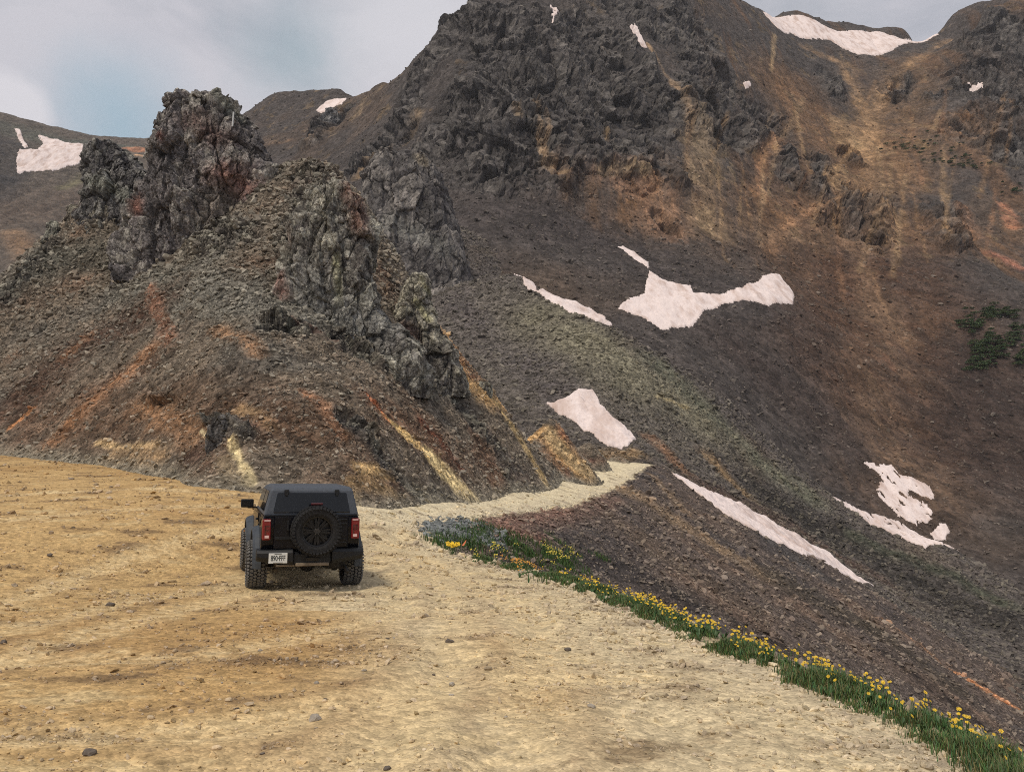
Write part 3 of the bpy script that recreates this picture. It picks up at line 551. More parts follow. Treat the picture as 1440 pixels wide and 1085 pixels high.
# ================================================================== ROCK CRAGS
def crag(name, label, rows, d, depth, strokes, seed, cell=1.0, amp=1.0, nu=360, nv=240, cols=((58, 56, 54), (84, 82, 76), (116, 115, 102)), mat=None):
    """a weathered pinnacle: outline heights and widths, elliptical in plan, broken into fractured blocks."""
    rows = sorted(rows, key=lambda r: -r[0]); zs, cx, hw = [], [], []
    for py, xl, xr in rows:
        a, b = P(xl, py, d), P(xr, py, d); zs.append(a[2]); cx.append((a[0] + b[0]) / 2); hw.append((b[0] - a[0]) / 2)
    zs, cx, hw = map(np.array, (zs, cx, hw)); H = zs[-1] - zs[0]
    t = np.linspace(0, 1, nv); zz = zs[0] + H * (1 - (1 - t) ** 1.0)
    th = np.linspace(0, 2 * np.pi, nu, endpoint=False)
    w = np.interp(zz, zs, hw); c = np.interp(zz, zs, cx); wmax = hw.max()
    cap = np.minimum(1, np.sqrt(np.clip((zz[-1] - zz) / (0.05 * H), 0, 1)) + 0.02)
    ex = np.sign(np.cos(th)) * np.abs(np.cos(th)) ** 0.8; ey = np.sign(np.sin(th)) * np.abs(np.sin(th)) ** 0.8
    X = c[:, None] + (w * cap)[:, None] * ex; Y = d + (0.35 * wmax + 0.65 * w)[:, None] * cap[:, None] * depth * ey; Z = np.broadcast_to(zz[:, None], X.shape).copy()
    v = np.stack([X.ravel(), Y.ravel(), Z.ravel()], 1)
    n = np.stack([np.broadcast_to(ex, X.shape).ravel(), np.broadcast_to(ey, X.shape).ravel(), (0.25 + 0.9 * (1 - cap)[:, None] * np.ones_like(X)).ravel()], 1); n /= np.linalg.norm(n, axis=1)[:, None]
    s = cell; q = v * np.array([1, 1, 0.62]) + seed * 7.7
    q = q + 0.12 * s * np.stack([fbm(q, 1.1 / s, 3, .55, 3), fbm(q, 1.1 / s, 3, .55, 19), fbm(q, 1.1 / s, 3, .55, 33)], 1)
    f1, f2, rid, tl = cells(q, 0.55 / s); g1, g2, rid2, tl2 = cells(q, 1.5 / s); k1, k2, rid3, tl3 = cells(q, 3.8 / s)
    disp = 0.70 * (ridged(q, 0.26 / s, 2, .40) - .7) + 0.80 * tl + 0.40 * (rid - .5) - 0.22 * np.exp(-((f2 - f1) / .07) ** 2) + 0.36 * tl2 + 0.14 * (rid2 - .5) - 0.07 * np.exp(-((g2 - g1) / .07) ** 2) + 0.12 * tl3 + 0.05 * (rid3 - .5)
    saw = lambda ax, sp, k: (lambda u: u - np.floor(u) - .5)(q @ np.array(ax, np.float32) / (sp * s) + k * wob)
    wob = fbm(q, .6 / s, 3, .5, 51)
    joints = .26 * saw((.82, .35, .28), 1.35, .45) + .20 * saw((.15, .2, .95), 1.05, .4) + .10 * saw((-.6, .6, .5), .85, .5) + .05 * saw((.75, -.2, .45), .42, .5)
    disp = .72 * disp + joints
    v = v + n * (disp * s * amp)[:, None]
    v[:, 2] += (0.35 * s * amp * (rid2 - .5) + .5 * s * amp * fbm(v * np.array([1, 1, 0]), .5 / s, 3)) * sstep(0.5, 1, (v[:, 2] - zs[0]) / H)
    m = rid * .4 + rid2 * .35 + rid3 * .25
    col = np.stack([np.interp(m, [.2, .5, .8], [a, b, c_]) for a, b, c_ in zip(C(*cols[0]), C(*cols[1]), C(*cols[2]))], 1)
    if strokes:
        pts = v * np.array([1, 0, 1]); W = [(sc, w_ * d / F / 2, np.array([P(a, b, d) for a, b in pl]) * np.array([1, 0, 1]), so) for sc, w_, pl, so in strokes]
        col = paint(col, pts, W, 0.5 / s, 0.4)
    col *= (1.38 + 0.34 * fbm(q, 2.2 / s, 4, .65))[:, None]
    i = np.arange(nu * nv).reshape(nv, nu); j = np.roll(i, -1, 1)
    f = np.stack([i[:-1], j[:-1], j[1:], i[1:]], -1).reshape(-1, 4)
    top = len(v); v = np.vstack([v, v[-nu:].mean(0)]); col = np.vstack([col, col[-nu:].mean(0)])
    f = np.vstack([f, np.stack([i[-1], j[-1], np.full(nu, top), np.full(nu, top)], 1)[:0]])
    o = np_mesh(name, v, f, mat or M_CRAG, col, False)
    return tag(o, label, 'rock crag')
G1, G2_, GL = (70, 64, 62), (94, 92, 84), (124, 124, 108)
crag('rock_spire', 'tall dark blocky rock spire carrying a white post near its top, against the sky', [(136, 284, 306), (141, 250, 322), (148, 240, 330), (160, 230, 341), (189, 219, 355), (220, 215, 374), (242, 209, 384), (290, 194, 386), (335, 180, 380), (380, 165, 372), (410, 160, 365)], 55, 0.55,
     [(C(104, 74, 62, .85, .55), 34, [(290, 190), (320, 215)], .9), (C(128, 84, 66, .85, .55), 40, [(335, 262), (372, 282)], .9), (C(120, 70, 54, .85, .55), 14, [(246, 210), (252, 216)], .8), (C(126, 74, 52, .85, .55), 22, [(205, 296), (212, 308)], .8), (C(104, 92, 78, .85, .55), 40, [(320, 300), (335, 330)], .9), (C(112, 114, 98, .85, .55), 16, [(318, 148), (335, 170)], .8)], 1, 1.15, 0.95, 520, 360, ((60, 57, 57), (84, 79, 77), (112, 108, 100)))
crag('rock_crag', 'low dark broken crag left of the tall spire in front of the far snow bank', [(202, 139, 172), (212, 135, 176), (224, 134, 188), (245, 128, 203), (262, 124, 222), (285, 124, 240), (320, 112, 250), (350, 100, 260)], 62, 0.7, [(C(110, 112, 96, .85, .55), 20, [(150, 270), (200, 290)], .9), (C(120, 84, 62, .85, .55), 14, [(112, 305), (120, 296)], .8)], 2, 0.95, 0.9, 360, 240, ((58, 56, 57), (78, 76, 73), (104, 102, 94)))
crag('rock_buttress', 'central grey buttress with vertical cracks and yellow lichen streaks', [(262, 476, 500), (270, 446, 511), (300, 424, 520), (345, 408, 528), (390, 398, 530), (430, 394, 538), (465, 394, 558), (495, 402, 592), (525, 416, 602), (560, 430, 602)], 42, 0.55,
     [(C(124, 84, 62, .85, .55), 22, [(500, 272), (512, 330)], .8), (C(132, 128, 80, .85, .55), 10, [(482, 370), (486, 440)], .8), (C(126, 80, 60, .85, .55), 20, [(404, 400), (412, 425)], .8), (C(116, 118, 100, .85, .55), 30, [(415, 450), (470, 470)], .9), (C(132, 112, 96, .85, .55), 20, [(405, 330), (412, 350)], .9), (C(114, 112, 104, .85, .55), 50, [(440, 400), (470, 450), (540, 470)], .9)], 4, 0.85, 0.85, 460, 320, ((64, 60, 57), (92, 89, 82), (124, 121, 108)))
crag('rock_pinnacle', 'small craggy pinnacle with yellow green lichen at the right end of the hill crest', [(392, 588, 603), (404, 574, 604), (428, 564, 607), (458, 552, 615), (490, 540, 634), (525, 530, 650), (560, 530, 655)], 48.5, 0.7, [(C(150, 144, 84, .85, .55), 10, [(596, 398), (602, 412)], .8), (C(142, 136, 80, .85, .55), 9, [(588, 430), (606, 455)], .8), (C(112, 76, 58, .85, .55), 24, [(572, 470), (585, 500)], .9)], 5, 0.8, 0.8, 320, 240, ((60, 56, 53), (86, 82, 75), (118, 114, 100)))
crag('rock_buttress', 'rounded grey rock buttress on the scree behind the hill crest', [(216, 546, 586), (228, 530, 602), (250, 514, 618), (275, 502, 628), (310, 492, 642), (345, 486, 652), (380, 484, 662), (420, 480, 668), (450, 480, 668)], 158, 0.6, [(C(118, 104, 78, .85, .55), 14, [(592, 232), (598, 240)], .8), (C(108, 106, 98, .85, .55), 30, [(560, 330), (620, 360)], .9)], 6, 2.6, 0.55, 420, 300, ((54, 51, 51), (70, 67, 65), (94, 89, 84)), M_MOUNT)
crag('boulder', 'dark boulder standing on the hill crest above the yellow streaks', [(536, 676, 686), (542, 668, 692), (555, 664, 694), (572, 664, 696), (590, 660, 700)], 53.5, 0.8, [], 7, 0.35, 0.8, 120, 90)
crag('boulder', 'dark boulder on the left skyline of the rubble hill', [(313, 72, 80), (318, 68, 84), (330, 67, 86), (342, 64, 90), (355, 60, 94)], 60, 0.8, [], 8, 0.4, 0.8, 120, 90)
crag('boulder', 'dark rock lump beside the cream streak at the foot of the hill', [(588, 312, 330), (596, 300, 345), (612, 292, 352), (632, 288, 360), (650, 290, 360)], 29.6, 0.6, [], 9, 0.3, 0.8, 160, 110, ((50, 49, 50), (66, 64, 63), (86, 83, 78)))
crag('rock_crag', 'dark toothed crag under the small snow patch on the left shoulder of the mountain', [(153, 462, 470), (160, 456, 476), (172, 446, 478), (186, 438, 470), (205, 428, 460), (225, 424, 455)], 352, 0.6, [], 10, 2.6, 0.5, 200, 140, ((52, 52, 54), (68, 68, 69), (88, 87, 85)), M_MOUNT)

SNOW_POLYS = []
# ================================================================== SNOW
M_SNOW, t_, b_ = new_mat('old_snow'); g_ = N(t_, 'ShaderNodeNewGeometry'); mp_ = N(t_, 'ShaderNodeMapping'); mp_.inputs['Scale'].default_value = (1, .35, .35); t_.links.new(g_.outputs['Position'], mp_.inputs[0])
nz_ = N(t_, 'ShaderNodeTexNoise', Scale=.35, Detail=7.0, Roughness=.6); t_.links.new(mp_.outputs[0], nz_.inputs[0])
rp_ = N(t_, 'ShaderNodeValToRGB'); rp_.color_ramp.elements[0].position = .32; rp_.color_ramp.elements[0].color = (.60, .46, .40, 1); rp_.color_ramp.elements[1].position = .54; rp_.color_ramp.elements[1].color = (.88, .76, .725, 1)
t_.links.new(nz_.outputs[0], rp_.inputs[0])
nf_ = N(t_, 'ShaderNodeTexNoise', Scale=2.2, Detail=5.0, Roughness=.7); t_.links.new(g_.outputs['Position'], nf_.inputs[0])
mf_ = N(t_, 'ShaderNodeMapRange'); mf_.inputs[1].default_value = .52; mf_.inputs[2].default_value = .74; mf_.inputs[3].default_value = 0; mf_.inputs[4].default_value = .55; t_.links.new(nf_.outputs[0], mf_.inputs[0])
mx_ = N(t_, 'ShaderNodeMix', data_type='RGBA'); t_.links.new(mf_.outputs[0], mx_.inputs[0]); t_.links.new(rp_.outputs[0], mx_.inputs[6]); mx_.inputs[7].default_value = (.52, .40, .34, 1); t_.links.new(mx_.outputs[2], b_.inputs['Base Color']); b_.inputs['Roughness'].default_value = .8
bp_ = N(t_, 'ShaderNodeBump', Strength=.35, Distance=.6); t_.links.new(nf_.outputs[0], bp_.inputs['Height']); t_.links.new(bp_.outputs[0], b_.inputs['Normal'])
def H_slope(x, y): return np.maximum(np.where(np.ravel(y) < 105, H_near(x, y), -99), H_back(x, y))
def H_slope_full(x, y): return np.maximum(np.where(np.ravel(y) < 105, H_near_full(x, y), -99), np.maximum(H_ridge_full(x, y), np.where(np.ravel(y) > 112, H_mount_full(x, y), -99)))
def snow(label, pix, Hb=H_slope, Hf=H_slope_full, d0=60, d1=620, thick=.5, rag=1.6, holes=0):
    poly = hit(Hb, pix, d0, d1, 900); SNOW_POLYS.append(poly); d = poly[:, 1].mean(); m = d / F
    lo, hi = poly.min(0) - 3 * m, poly.max(0) + 3 * m
    pw = max(p_[0] for p_ in pix) - min(p_[0] for p_ in pix) + 8; ph = max(p_[1] for p_ in pix) - min(p_[1] for p_ in pix) + 8
    nx, ny = int(min(420, pw * 1.1 + 8)), int(min(420, max(ph * 1.3, (hi[1] - lo[1]) / m * .35) + 8))
    X, Y = np.meshgrid(np.linspace(lo[0], hi[0], nx), np.linspace(lo[1], hi[1], ny)); X, Y = X.ravel(), Y.ravel()
    q = np.stack([X, Y, np.zeros_like(X)], 1); e1 = fbm(q, .16 / m, 3, .65, 5) * rag * m; e2 = fbm(q, .16 / m, 3, .65, 25) * rag * m * 1.4
    e1 += fbm(q, .5 / m, 2, .6, 45) * .7 * m; e2 += fbm(q, .5 / m, 2, .6, 65) * .9 * m; ins = in_poly(X + e1, Y + e2, poly); pc = np.vstack([poly, poly[:1]])
    ed, _ = seg_dist(np.stack([X, Y], 1), pc[:, :2])
    if holes: ins &= ~((fbm(q * np.array([1, .6, 1]), .10 / m, 4, .7, 15) > .62 - .25 * np.exp(-ed / (5 * m))))
    z = Hf(X, Y) + np.where(ins, np.minimum(ed * .9, thick * m * 3) + .05, -.2 * m)
    f = grid_faces(ny, nx, ins); v = np.stack([X, Y, z], 1)
    if len(f) < 3: return
    v, f = compact(v, f)
    # closed underside
    n = len(v); E = np.vstack([f[:, [0, 1]], f[:, [1, 2]], f[:, [2, 3]], f[:, [3, 0]]]); key = np.sort(E, 1); u, idx, cnt = np.unique(key, axis=0, return_index=True, return_counts=True)
    be = E[idx[cnt == 1]]; sk = np.stack([be[:, 1], be[:, 0], be[:, 0] + n, be[:, 1] + n], 1); low = v.copy(); low[:, 2] -= 2.0 * m * 4
    o = np_mesh('snow_patch', np.vstack([v, low]), np.vstack([f, sk]), M_SNOW, None, True); tag(o, label, 'snow patch'); return o
snow('large white snowfield at the foot of the mountain shaped like a swooping bird', [(868, 434), (880, 420), (905, 412), (908, 395), (912, 380), (930, 388), (955, 394), (972, 396), (975, 408), (1012, 412), (1042, 404), (1060, 394), (1078, 383), (1096, 382), (1104, 394), (1117, 410), (1116, 429), (1080, 430), (1050, 424), (1018, 426), (990, 442), (976, 458), (955, 463), (932, 463), (900, 446)])
snow('thin crooked snow finger reaching up above the large swooping snowfield', [(868, 343), (876, 342), (890, 352), (912, 366), (913, 379), (904, 372), (884, 356)], rag=1.0)
snow('narrow snow ribbon along the crest of the olive scree spur', [(722, 384), (738, 392), (756, 406), (790, 420), (830, 431), (852, 444), (862, 461), (840, 455), (800, 438), (760, 414), (736, 398)], rag=1.0)
snow('white snow patch lying just behind the end of the dirt road', [(767, 566), (782, 562), (800, 560), (814, 552), (834, 551), (842, 562), (846, 574), (862, 592), (880, 605), (895, 622), (884, 631), (855, 632), (830, 612), (790, 582)], rag=1.2)
snow('long tapering snow strip in the gully right of the road end', [(943, 665), (980, 684), (1020, 697), (1070, 725), (1120, 750), (1160, 773), (1185, 793), (1230, 817), (1190, 807), (1130, 782), (1070, 754), (1020, 724), (980, 694)], rag=1.3)
snow('ragged snow patch with dark rock islands low on the right slope', [(1213, 650), (1226, 648), (1240, 653), (1254, 655), (1265, 668), (1290, 674), (1310, 686), (1316, 700), (1300, 698), (1282, 689), (1276, 699), (1298, 706), (1313, 722), (1308, 734), (1284, 738), (1266, 730), (1250, 711), (1236, 700), (1231, 690), (1240, 676), (1234, 662), (1222, 656)], rag=2.6, holes=1)
snow('thin broken snow line below the ragged patch with rock islands', [(1166, 695), (1192, 709), (1236, 727), (1262, 733), (1290, 748), (1310, 763), (1350, 783), (1300, 770), (1250, 747), (1200, 720)], rag=2.2, holes=1)
snow('small round snow blob right of the ragged patch with rock islands', [(1308, 748), (1318, 740), (1330, 738), (1336, 746), (1330, 757), (1314, 758)], rag=2.0)
MF = dict(Hb=H_mount, Hf=H_mount_full, d0=150, d1=640)
snow('broad white snowfield hanging in the saddle below the right skyline', [(1072, 17), (1100, 20), (1160, 33), (1220, 45), (1280, 51), (1322, 48), (1308, 54), (1280, 60), (1246, 74), (1215, 78), (1190, 71), (1165, 56), (1140, 56), (1112, 46), (1094, 42)], rag=1.2, **MF)
snow('slanting narrow snow patch near the top of the mountain face', [(885, 34), (893, 33), (903, 50), (911, 66), (903, 66), (894, 52)], rag=.7, **MF)
snow('small pointed snow patch at the very top of the mountain face', [(773, 17), (786, 14), (785, 24), (777, 33)], rag=.6, **MF)
snow('tiny round snow patch among dark rocks in the middle of the mountain', [(1044, 115), (1055, 112), (1057, 120), (1049, 126)], rag=.6, **MF)
snow('tiny flat snow patch high on the far right rock face', [(1361, 124), (1380, 118), (1385, 123), (1372, 131)], rag=.6, **MF)
snow('cream snow patch on the left shoulder of the mountain above a toothed crag', [(444, 156), (458, 143), (488, 139), (482, 150), (466, 154), (452, 161)], rag=.8, **MF)
FF = dict(Hb=T_FAR, Hf=H_far_full, d0=330, d1=900)
snow('broad cream snow bank on the distant hill at left', [(22, 224), (26, 212), (52, 214), (60, 202), (52, 188), (75, 196), (102, 204), (134, 208), (142, 214), (128, 222), (105, 233), (74, 239), (46, 237), (24, 242)], rag=1.3, **FF)
snow('thin upright snow tongue above the distant snow bank', [(20, 177), (29, 181), (34, 194), (40, 210), (34, 212), (28, 198)], rag=1.0, **FF)
# ================================================================== LOOSE STONES
CUBE = np.array([[x, y, z] for x in (-1, 1) for y in (-1, 1) for z in (-1, 1)], np.float32)
CF = np.array([[0, 1, 3, 2], [4, 6, 7, 5], [0, 4, 5, 1], [2, 3, 7, 6], [0, 2, 6, 4], [1, 5, 7, 3]])
_ph = (1 + 5 ** .5) / 2
ICO = np.array([[-1, _ph, 0], [1, _ph, 0], [-1, -_ph, 0], [1, -_ph, 0], [0, -1, _ph], [0, 1, _ph], [0, -1, -_ph], [0, 1, -_ph], [_ph, 0, -1], [_ph, 0, 1], [-_ph, 0, -1], [-_ph, 0, 1]], np.float32) / 1.9
IF = np.array([[0, 11, 5], [0, 5, 1], [0, 1, 7], [0, 7, 10], [0, 10, 11], [1, 5, 9], [5, 11, 4], [11, 10, 2], [10, 7, 6], [7, 1, 8], [3, 9, 4], [3, 4, 2], [3, 2, 6], [3, 6, 8], [3, 8, 9], [4, 9, 5], [2, 4, 11], [6, 2, 10], [8, 6, 7], [9, 8, 1]])
def stone_arrays(pos, size, cols, flat=0.6):
    """irregular angular chips: a jittered solid squashed differently for every stone."""
    n = len(pos); v = ICO[None] * (1 + RNG.uniform(-.42, .30, (n, 12, 1))) + RNG.normal(0, .10, (n, 12, 3)); sc = np.stack([RNG.uniform(.8, 1.4, n), RNG.uniform(.5, 1, n), RNG.uniform(.35, .8, n) * flat / .6], 1)
    v = v * sc[:, None] * size[:, None, None]
    a, b, c = RNG.uniform(0, 6.28, n), RNG.normal(0, .45, n), RNG.normal(0, .45, n)
    def rot(v, i, j, t):
        x, y = v[..., i].copy(), v[..., j].copy(); cs, sn = np.cos(t)[:, None], np.sin(t)[:, None]; v[..., i] = x * cs - y * sn; v[..., j] = x * sn + y * cs
    rot(v, 1, 2, b); rot(v, 0, 2, c); rot(v, 0, 1, a)
    v = (v + pos[:, None]).reshape(-1, 3); f = (IF[None] + 12 * np.arange(n)[:, None, None]).reshape(-1, 3)
    return v, f, np.repeat(cols, 12, 0)
def off_snow(p):
    ok = np.ones(len(p), bool)
    for q in SNOW_POLYS: ok &= ~in_poly(p[:, 0], p[:, 1], q)
    return ok
def pick(V, shape, n, keep=None):
    nr, nc = shape; k = int(n * (1.0 if keep is None else 1.0)); i = RNG.uniform(0, nr - 1.01, k); j = RNG.uniform(0, nc - 1.01, k)
    i0, j0 = i.astype(int), j.astype(int); fi, fj = (i - i0)[:, None], (j - j0)[:, None]; a = i0 * nc + j0
    p = V[a] * (1 - fi) * (1 - fj) + V[a + 1] * (1 - fi) * fj + V[a + nc] * fi * (1 - fj) + V[a + nc + 1] * fi * fj
    return p, a
def in_view(p, mx=220):
    d = (p[:, 1] * math.cos(PITCH) + (p[:, 2] - CAMZ) * math.sin(PITCH)); px = PW / 2 + F * p[:, 0] / np.maximum(d, .1)
    return (px > -mx) & (px < PW + mx)
def plaw(n, lo, hi, a=1.7): return np.minimum(lo * (1 - RNG.random(n)) ** (-1 / a), hi)
def stone_cols(base, n, lo=.7, hi=1.55, grey=None, gk=.5):
    c = base * RNG.uniform(lo, hi, n)[:, None]
    if grey is not None: k = (RNG.random(n) * gk)[:, None]; c = c * (1 - k) + grey * k * RNG.uniform(.6, 1.5, n)[:, None]
    return c
# hill rubble
p, a = pick(HILL_V, HILL_N, 170000); c = HILL_C[a]; upper = sstep(6, 16, p[:, 2])
ok = in_view(p) & (p[:, 2] > H_near(p[:, 0], p[:, 1]) - .3) & (RNG.random(len(p)) < (.45 + .55 * upper) * np.where(c.max(1) > .30, .5, 1.0)); p, c, upper = p[ok], c[ok], upper[ok]
s = plaw(len(p), .042, .19, 2.0) * (0.8 + .30 * upper) * np.clip(p[:, 1] / 38, .7, 1.4)
v, f, cc = stone_arrays(p + np.array([0, 0, .1]) * s[:, None] * 2, s, stone_cols(c, len(p), .7, 1.9, C(122, 117, 104), .7)); tag(np_mesh('rubble', v, f, M_STONE, cc), 'grey and brown rubble strewn over the hillside', 'rubble', None, 'stuff')
# fill slope scree
p, a = pick(NEAR_V, NEAR_N, 150000); ok = (~NEAR_INS[a]) & in_view(p) & off_snow(p) & (p[:, 2] > -30) & (NEAR_SD[a] > .15); p, c, a_ = p[ok], colB[a[ok]], a[ok]
s = plaw(len(p), .05, .20, 2.2) * np.clip(p[:, 1] / 42, .45, 1.5)
v, f, cc = stone_arrays(p + np.array([0, 0, .1]) * s[:, None] * 2, s, stone_cols(c, len(p), .65, 2.1, C(120, 108, 94), .65)); tag(np_mesh('scree_stones', v, f, M_STONE, cc), 'small angular stones covering the dark slope beside the road', 'scree', None, 'stuff')
# blue grey gravel dumped at the corner of the road
gpoly = [(588, 742), (612, 733), (650, 731), (690, 744), (712, 768), (690, 772), (650, 762), (612, 758)]
gx, gy = RNG.uniform(585, 715, 6000), RNG.uniform(728, 775, 6000); gk = in_poly(gx + RNG.normal(0, 5, 6000), gy + RNG.normal(0, 2.5, 6000), gpoly)
p = hit(H_near, np.stack([gx[gk], gy[gk]], 1), 15, 60); p[:, 2] = H_near_full(p[:, 0], p[:, 1]) + .02
s = plaw(len(p), .04, .14, 2.2)
v, f, cc = stone_arrays(p, s, stone_cols(np.broadcast_to(C(104, 108, 107, .75), (len(p), 3)), len(p), .6, 1.5)); tag(np_mesh('gravel', v, f, M_STONE, cc), 'blue grey gravel heaped at the corner of the road', 'gravel', None, 'stuff')
# spur stones
p, a = pick(RIDGE_V, RIDGE_N, 75000); c = RIDGE_C[a]; ok = in_view(p) & off_snow(p); p, c = p[ok], c[ok]; s = plaw(len(p), .13, .5, 2.4) * np.clip(p[:, 1] / 110, .7, 1.4)
v, f, cc = stone_arrays(p, s, stone_cols(c, len(p), .65, 1.75, C(108, 102, 88), .5)); tag(np_mesh('spur_stones', v, f, M_STONE, cc), 'blocky stones scattered over the scree spur', 'scree', None, 'stuff')
# mountain boulders, mostly on the lower apron
p, a = pick(MOUNT_V, MOUNT_N, 48000); c = MOUNT_C[a]; ok = in_view(p) & off_snow(p) & (RNG.random(len(p)) < (1 - .85 * MOUNT_R[a]) * (1 - .5 * sstep(220, 330, p[:, 1]))); p, c = p[ok], c[ok]; s = plaw(len(p), .18, .75, 2.6) * np.clip(p[:, 1] / 190, .7, 1.3)
v, f, cc = stone_arrays(p, s, stone_cols(c, len(p), .7, 1.9, C(112, 104, 94), .45)); tag(np_mesh('talus_blocks', v, f, M_STONE, cc), 'fallen blocks scattered down the mountain apron', 'talus', None, 'stuff')
# grit and pebbles on the pullout and the road
p, a = pick(NEAR_V, NEAR_N, 170000); ok = NEAR_INS[a] & in_view(p) & (p[:, 1] < 70) & (p[:, 2] > H_hill(p[:, 0], p[:, 1]) - .05); p, a = p[ok], a[ok]
cl = fbm(p * np.array([1, 1.4, 0]), .55, 4, .6, 71); edge_d = seg_dist(p[:, :2], EDGE[:, :2])[0]
dk = sstep(.1, .8, fbm(p * np.array([1, 1.6, 0]), .8, 5, .6, 9))
ok = RNG.random(len(p)) < np.clip(.20 + .55 * dk + .45 * cl + .8 * np.exp(-edge_d / .7), .06, 1); p, a, edge_d = p[ok], a[ok], edge_d[ok]
s = plaw(len(p), .0065, .032, 2.1) * np.clip(p[:, 1] / 7, .8, 3.0) * (1 + .5 * np.exp(-edge_d / .6))
v, f, cc = stone_arrays(p + np.array([0, 0, .25]) * s[:, None], s, stone_cols(colA[a], len(p), .6, 1.35, C(176, 160, 138, .8), .6)); tag(np_mesh('pebbles', v, f, M_STONE, cc), 'pebbles and grit scattered on the packed dirt', 'pebbles', None, 'stuff')

# larger single stones lying on the dirt
def stone_object(name, px, py, r, col, label, group=None):
    q = hit(H_near, [(px, py)], 3, 60)[0]; q[2] = H_near_full(q[:1], q[1:2])[0]
    bm = bmesh.new(); bmesh.ops.create_icosphere(bm, subdivisions=2, radius=r)
    off = Vector((px * .37, py * .21, 3))
    sx, sy, sz = random.uniform(1, 1.35), random.uniform(.75, 1), random.uniform(.5, .75)
    cuts = [Vector((random.gauss(0, 1), random.gauss(0, 1), random.gauss(0, .8))).normalized() for _ in range(9)]
    for v_ in bm.verts:
        co = v_.co.copy()
        for n_ in cuts:
            e = co.dot(n_) - r * .72
            if e > 0: co -= n_ * e
        co *= 1 + .12 * math.sin(7 * co.x / r + px) * math.cos(5 * co.y / r)
        v_.co = Vector((co.x * sx, co.y * sy, co.z * sz))
    me = bpy.data.meshes.new(name); bm.to_mesh(me); bm.free(); me.materials.append(M_STONE)
    ca = me.color_attributes.new('Col', 'FLOAT_COLOR', 'POINT'); ca.data.foreach_set('color', np.tile(np.array([*col, 1], np.float32), len(me.vertices)))
    o = bpy.data.objects.new(name, me); COL.objects.link(o); o.location = (q[0], q[1], q[2] + r * .22); o.rotation_euler = (0, 0, random.uniform(0, 6.28))
    return tag(o, label, 'stone', group)
tan, gry, drk = C(190, 165, 125, .8), C(150, 140, 125, .8), C(96, 86, 76, .8)
for px, py, r, c, lb in [(443, 1012, .062, gry, 'pale grey stone in the dirt below the jeep, largest in the foreground centre'), (126, 1061, .06, drk, 'dark flat stone near the bottom left corner of the dirt'), (68, 999, .04, tan, 'small tan stone beside the dark muddy patch at left'),
                         (635, 959, .05, gry, 'grey stone among pebbles on the pale wheel track'), (456, 988, .035, tan, 'tan stone just above the large pale grey stone'), (798, 913, .055, drk, 'dark flat stone on the pale track near the flower verge'), (633, 904, .06, drk, 'flat dark stone on the track right of the jeep'), (155, 851, .075, drk, 'dark stone lying on the dirt left of the jeep rear wheel'),
                         (596, 961, .05, tan, 'tan stone in the cluster of pebbles under the track fork'), (70, 783, .09, drk, 'dark stone far left on the pullout'), (5, 905, .06, drk, 'dark stone at the left edge of the dirt'), (1172, 1052, .04, tan, 'pale stone at the gravel edge by the flowers')]:
    stone_object('stone', px, py, r * .8, c, lb)
for k in range(60):
    px, py = random.uniform(10, 1150), random.uniform(800, 1080)
    if px > 560 + (py - 760) * 2.0 - 40: continue
    stone_object('stone', px, py, random.uniform(.012, .034), [tan, gry, drk, tan * .85][k % 4] * random.uniform(.8, 1.15), 'small loose stone lying on the packed dirt', 'small loose stones on the dirt')

# ================================================================== THE JEEP
ZK, ZV = [-1, 0, .40, .60, .66, 1.0, 1.13, 1.215, 1.31, 1.665, 1.70, 1.815, 2.2], [-1, 0, .50, .72, .785, 1.135, 1.265, 1.335, 1.405, 1.725, 1.755, 1.835, 2.2]
LIFT = [False]                                       # raised suspension: body heights are set from the stock ones
def bm_obj(name, bm, mat, parent=None, smooth=False, bevel=0, seg=2):
    if LIFT[0]:
        for v_ in bm.verts: v_.co.z = float(np.interp(v_.co.z, ZK, ZV))
    bmesh.ops.recalc_face_normals(bm, faces=bm.faces)
    me = bpy.data.meshes.new(name); bm.to_mesh(me); bm.free(); me.materials.append(mat)
    if smooth: me.polygons.foreach_set('use_smooth', np.ones(len(me.polygons), bool))
    o = bpy.data.objects.new(name, me); COL.objects.link(o)
    if parent: o.parent = parent
    if bevel:
        m = o.modifiers.new('bevel', 'BEVEL'); m.width = bevel; m.segments = seg; m.limit_method = 'ANGLE'; m.angle_limit = R(35)
        m.harden_normals = False
    return o
def add_box(bm, c, s, rot=None):
    r = bmesh.ops.create_cube(bm, size=1)['verts']
    M = Matrix.Translation(c) @ (rot.to_matrix().to_4x4() if rot else Matrix.Identity(4)) @ Matrix.Diagonal((*s, 1))
    bmesh.ops.transform(bm, matrix=M, verts=r); return r
def add_prism(bm, prof, x0, x1, axis='x'):
    """extrude a (y, z) outline across x."""
    a = [bm.verts.new((x0, y, z)) for y, z in prof]; b = [bm.verts.new((x1, y, z)) for y, z in prof]; n = len(prof)
    bm.faces.new(a[::-1]); bm.faces.new(b)
    for i in range(n): bm.faces.new((a[i], a[(i + 1) % n], b[(i + 1) % n], b[i]))
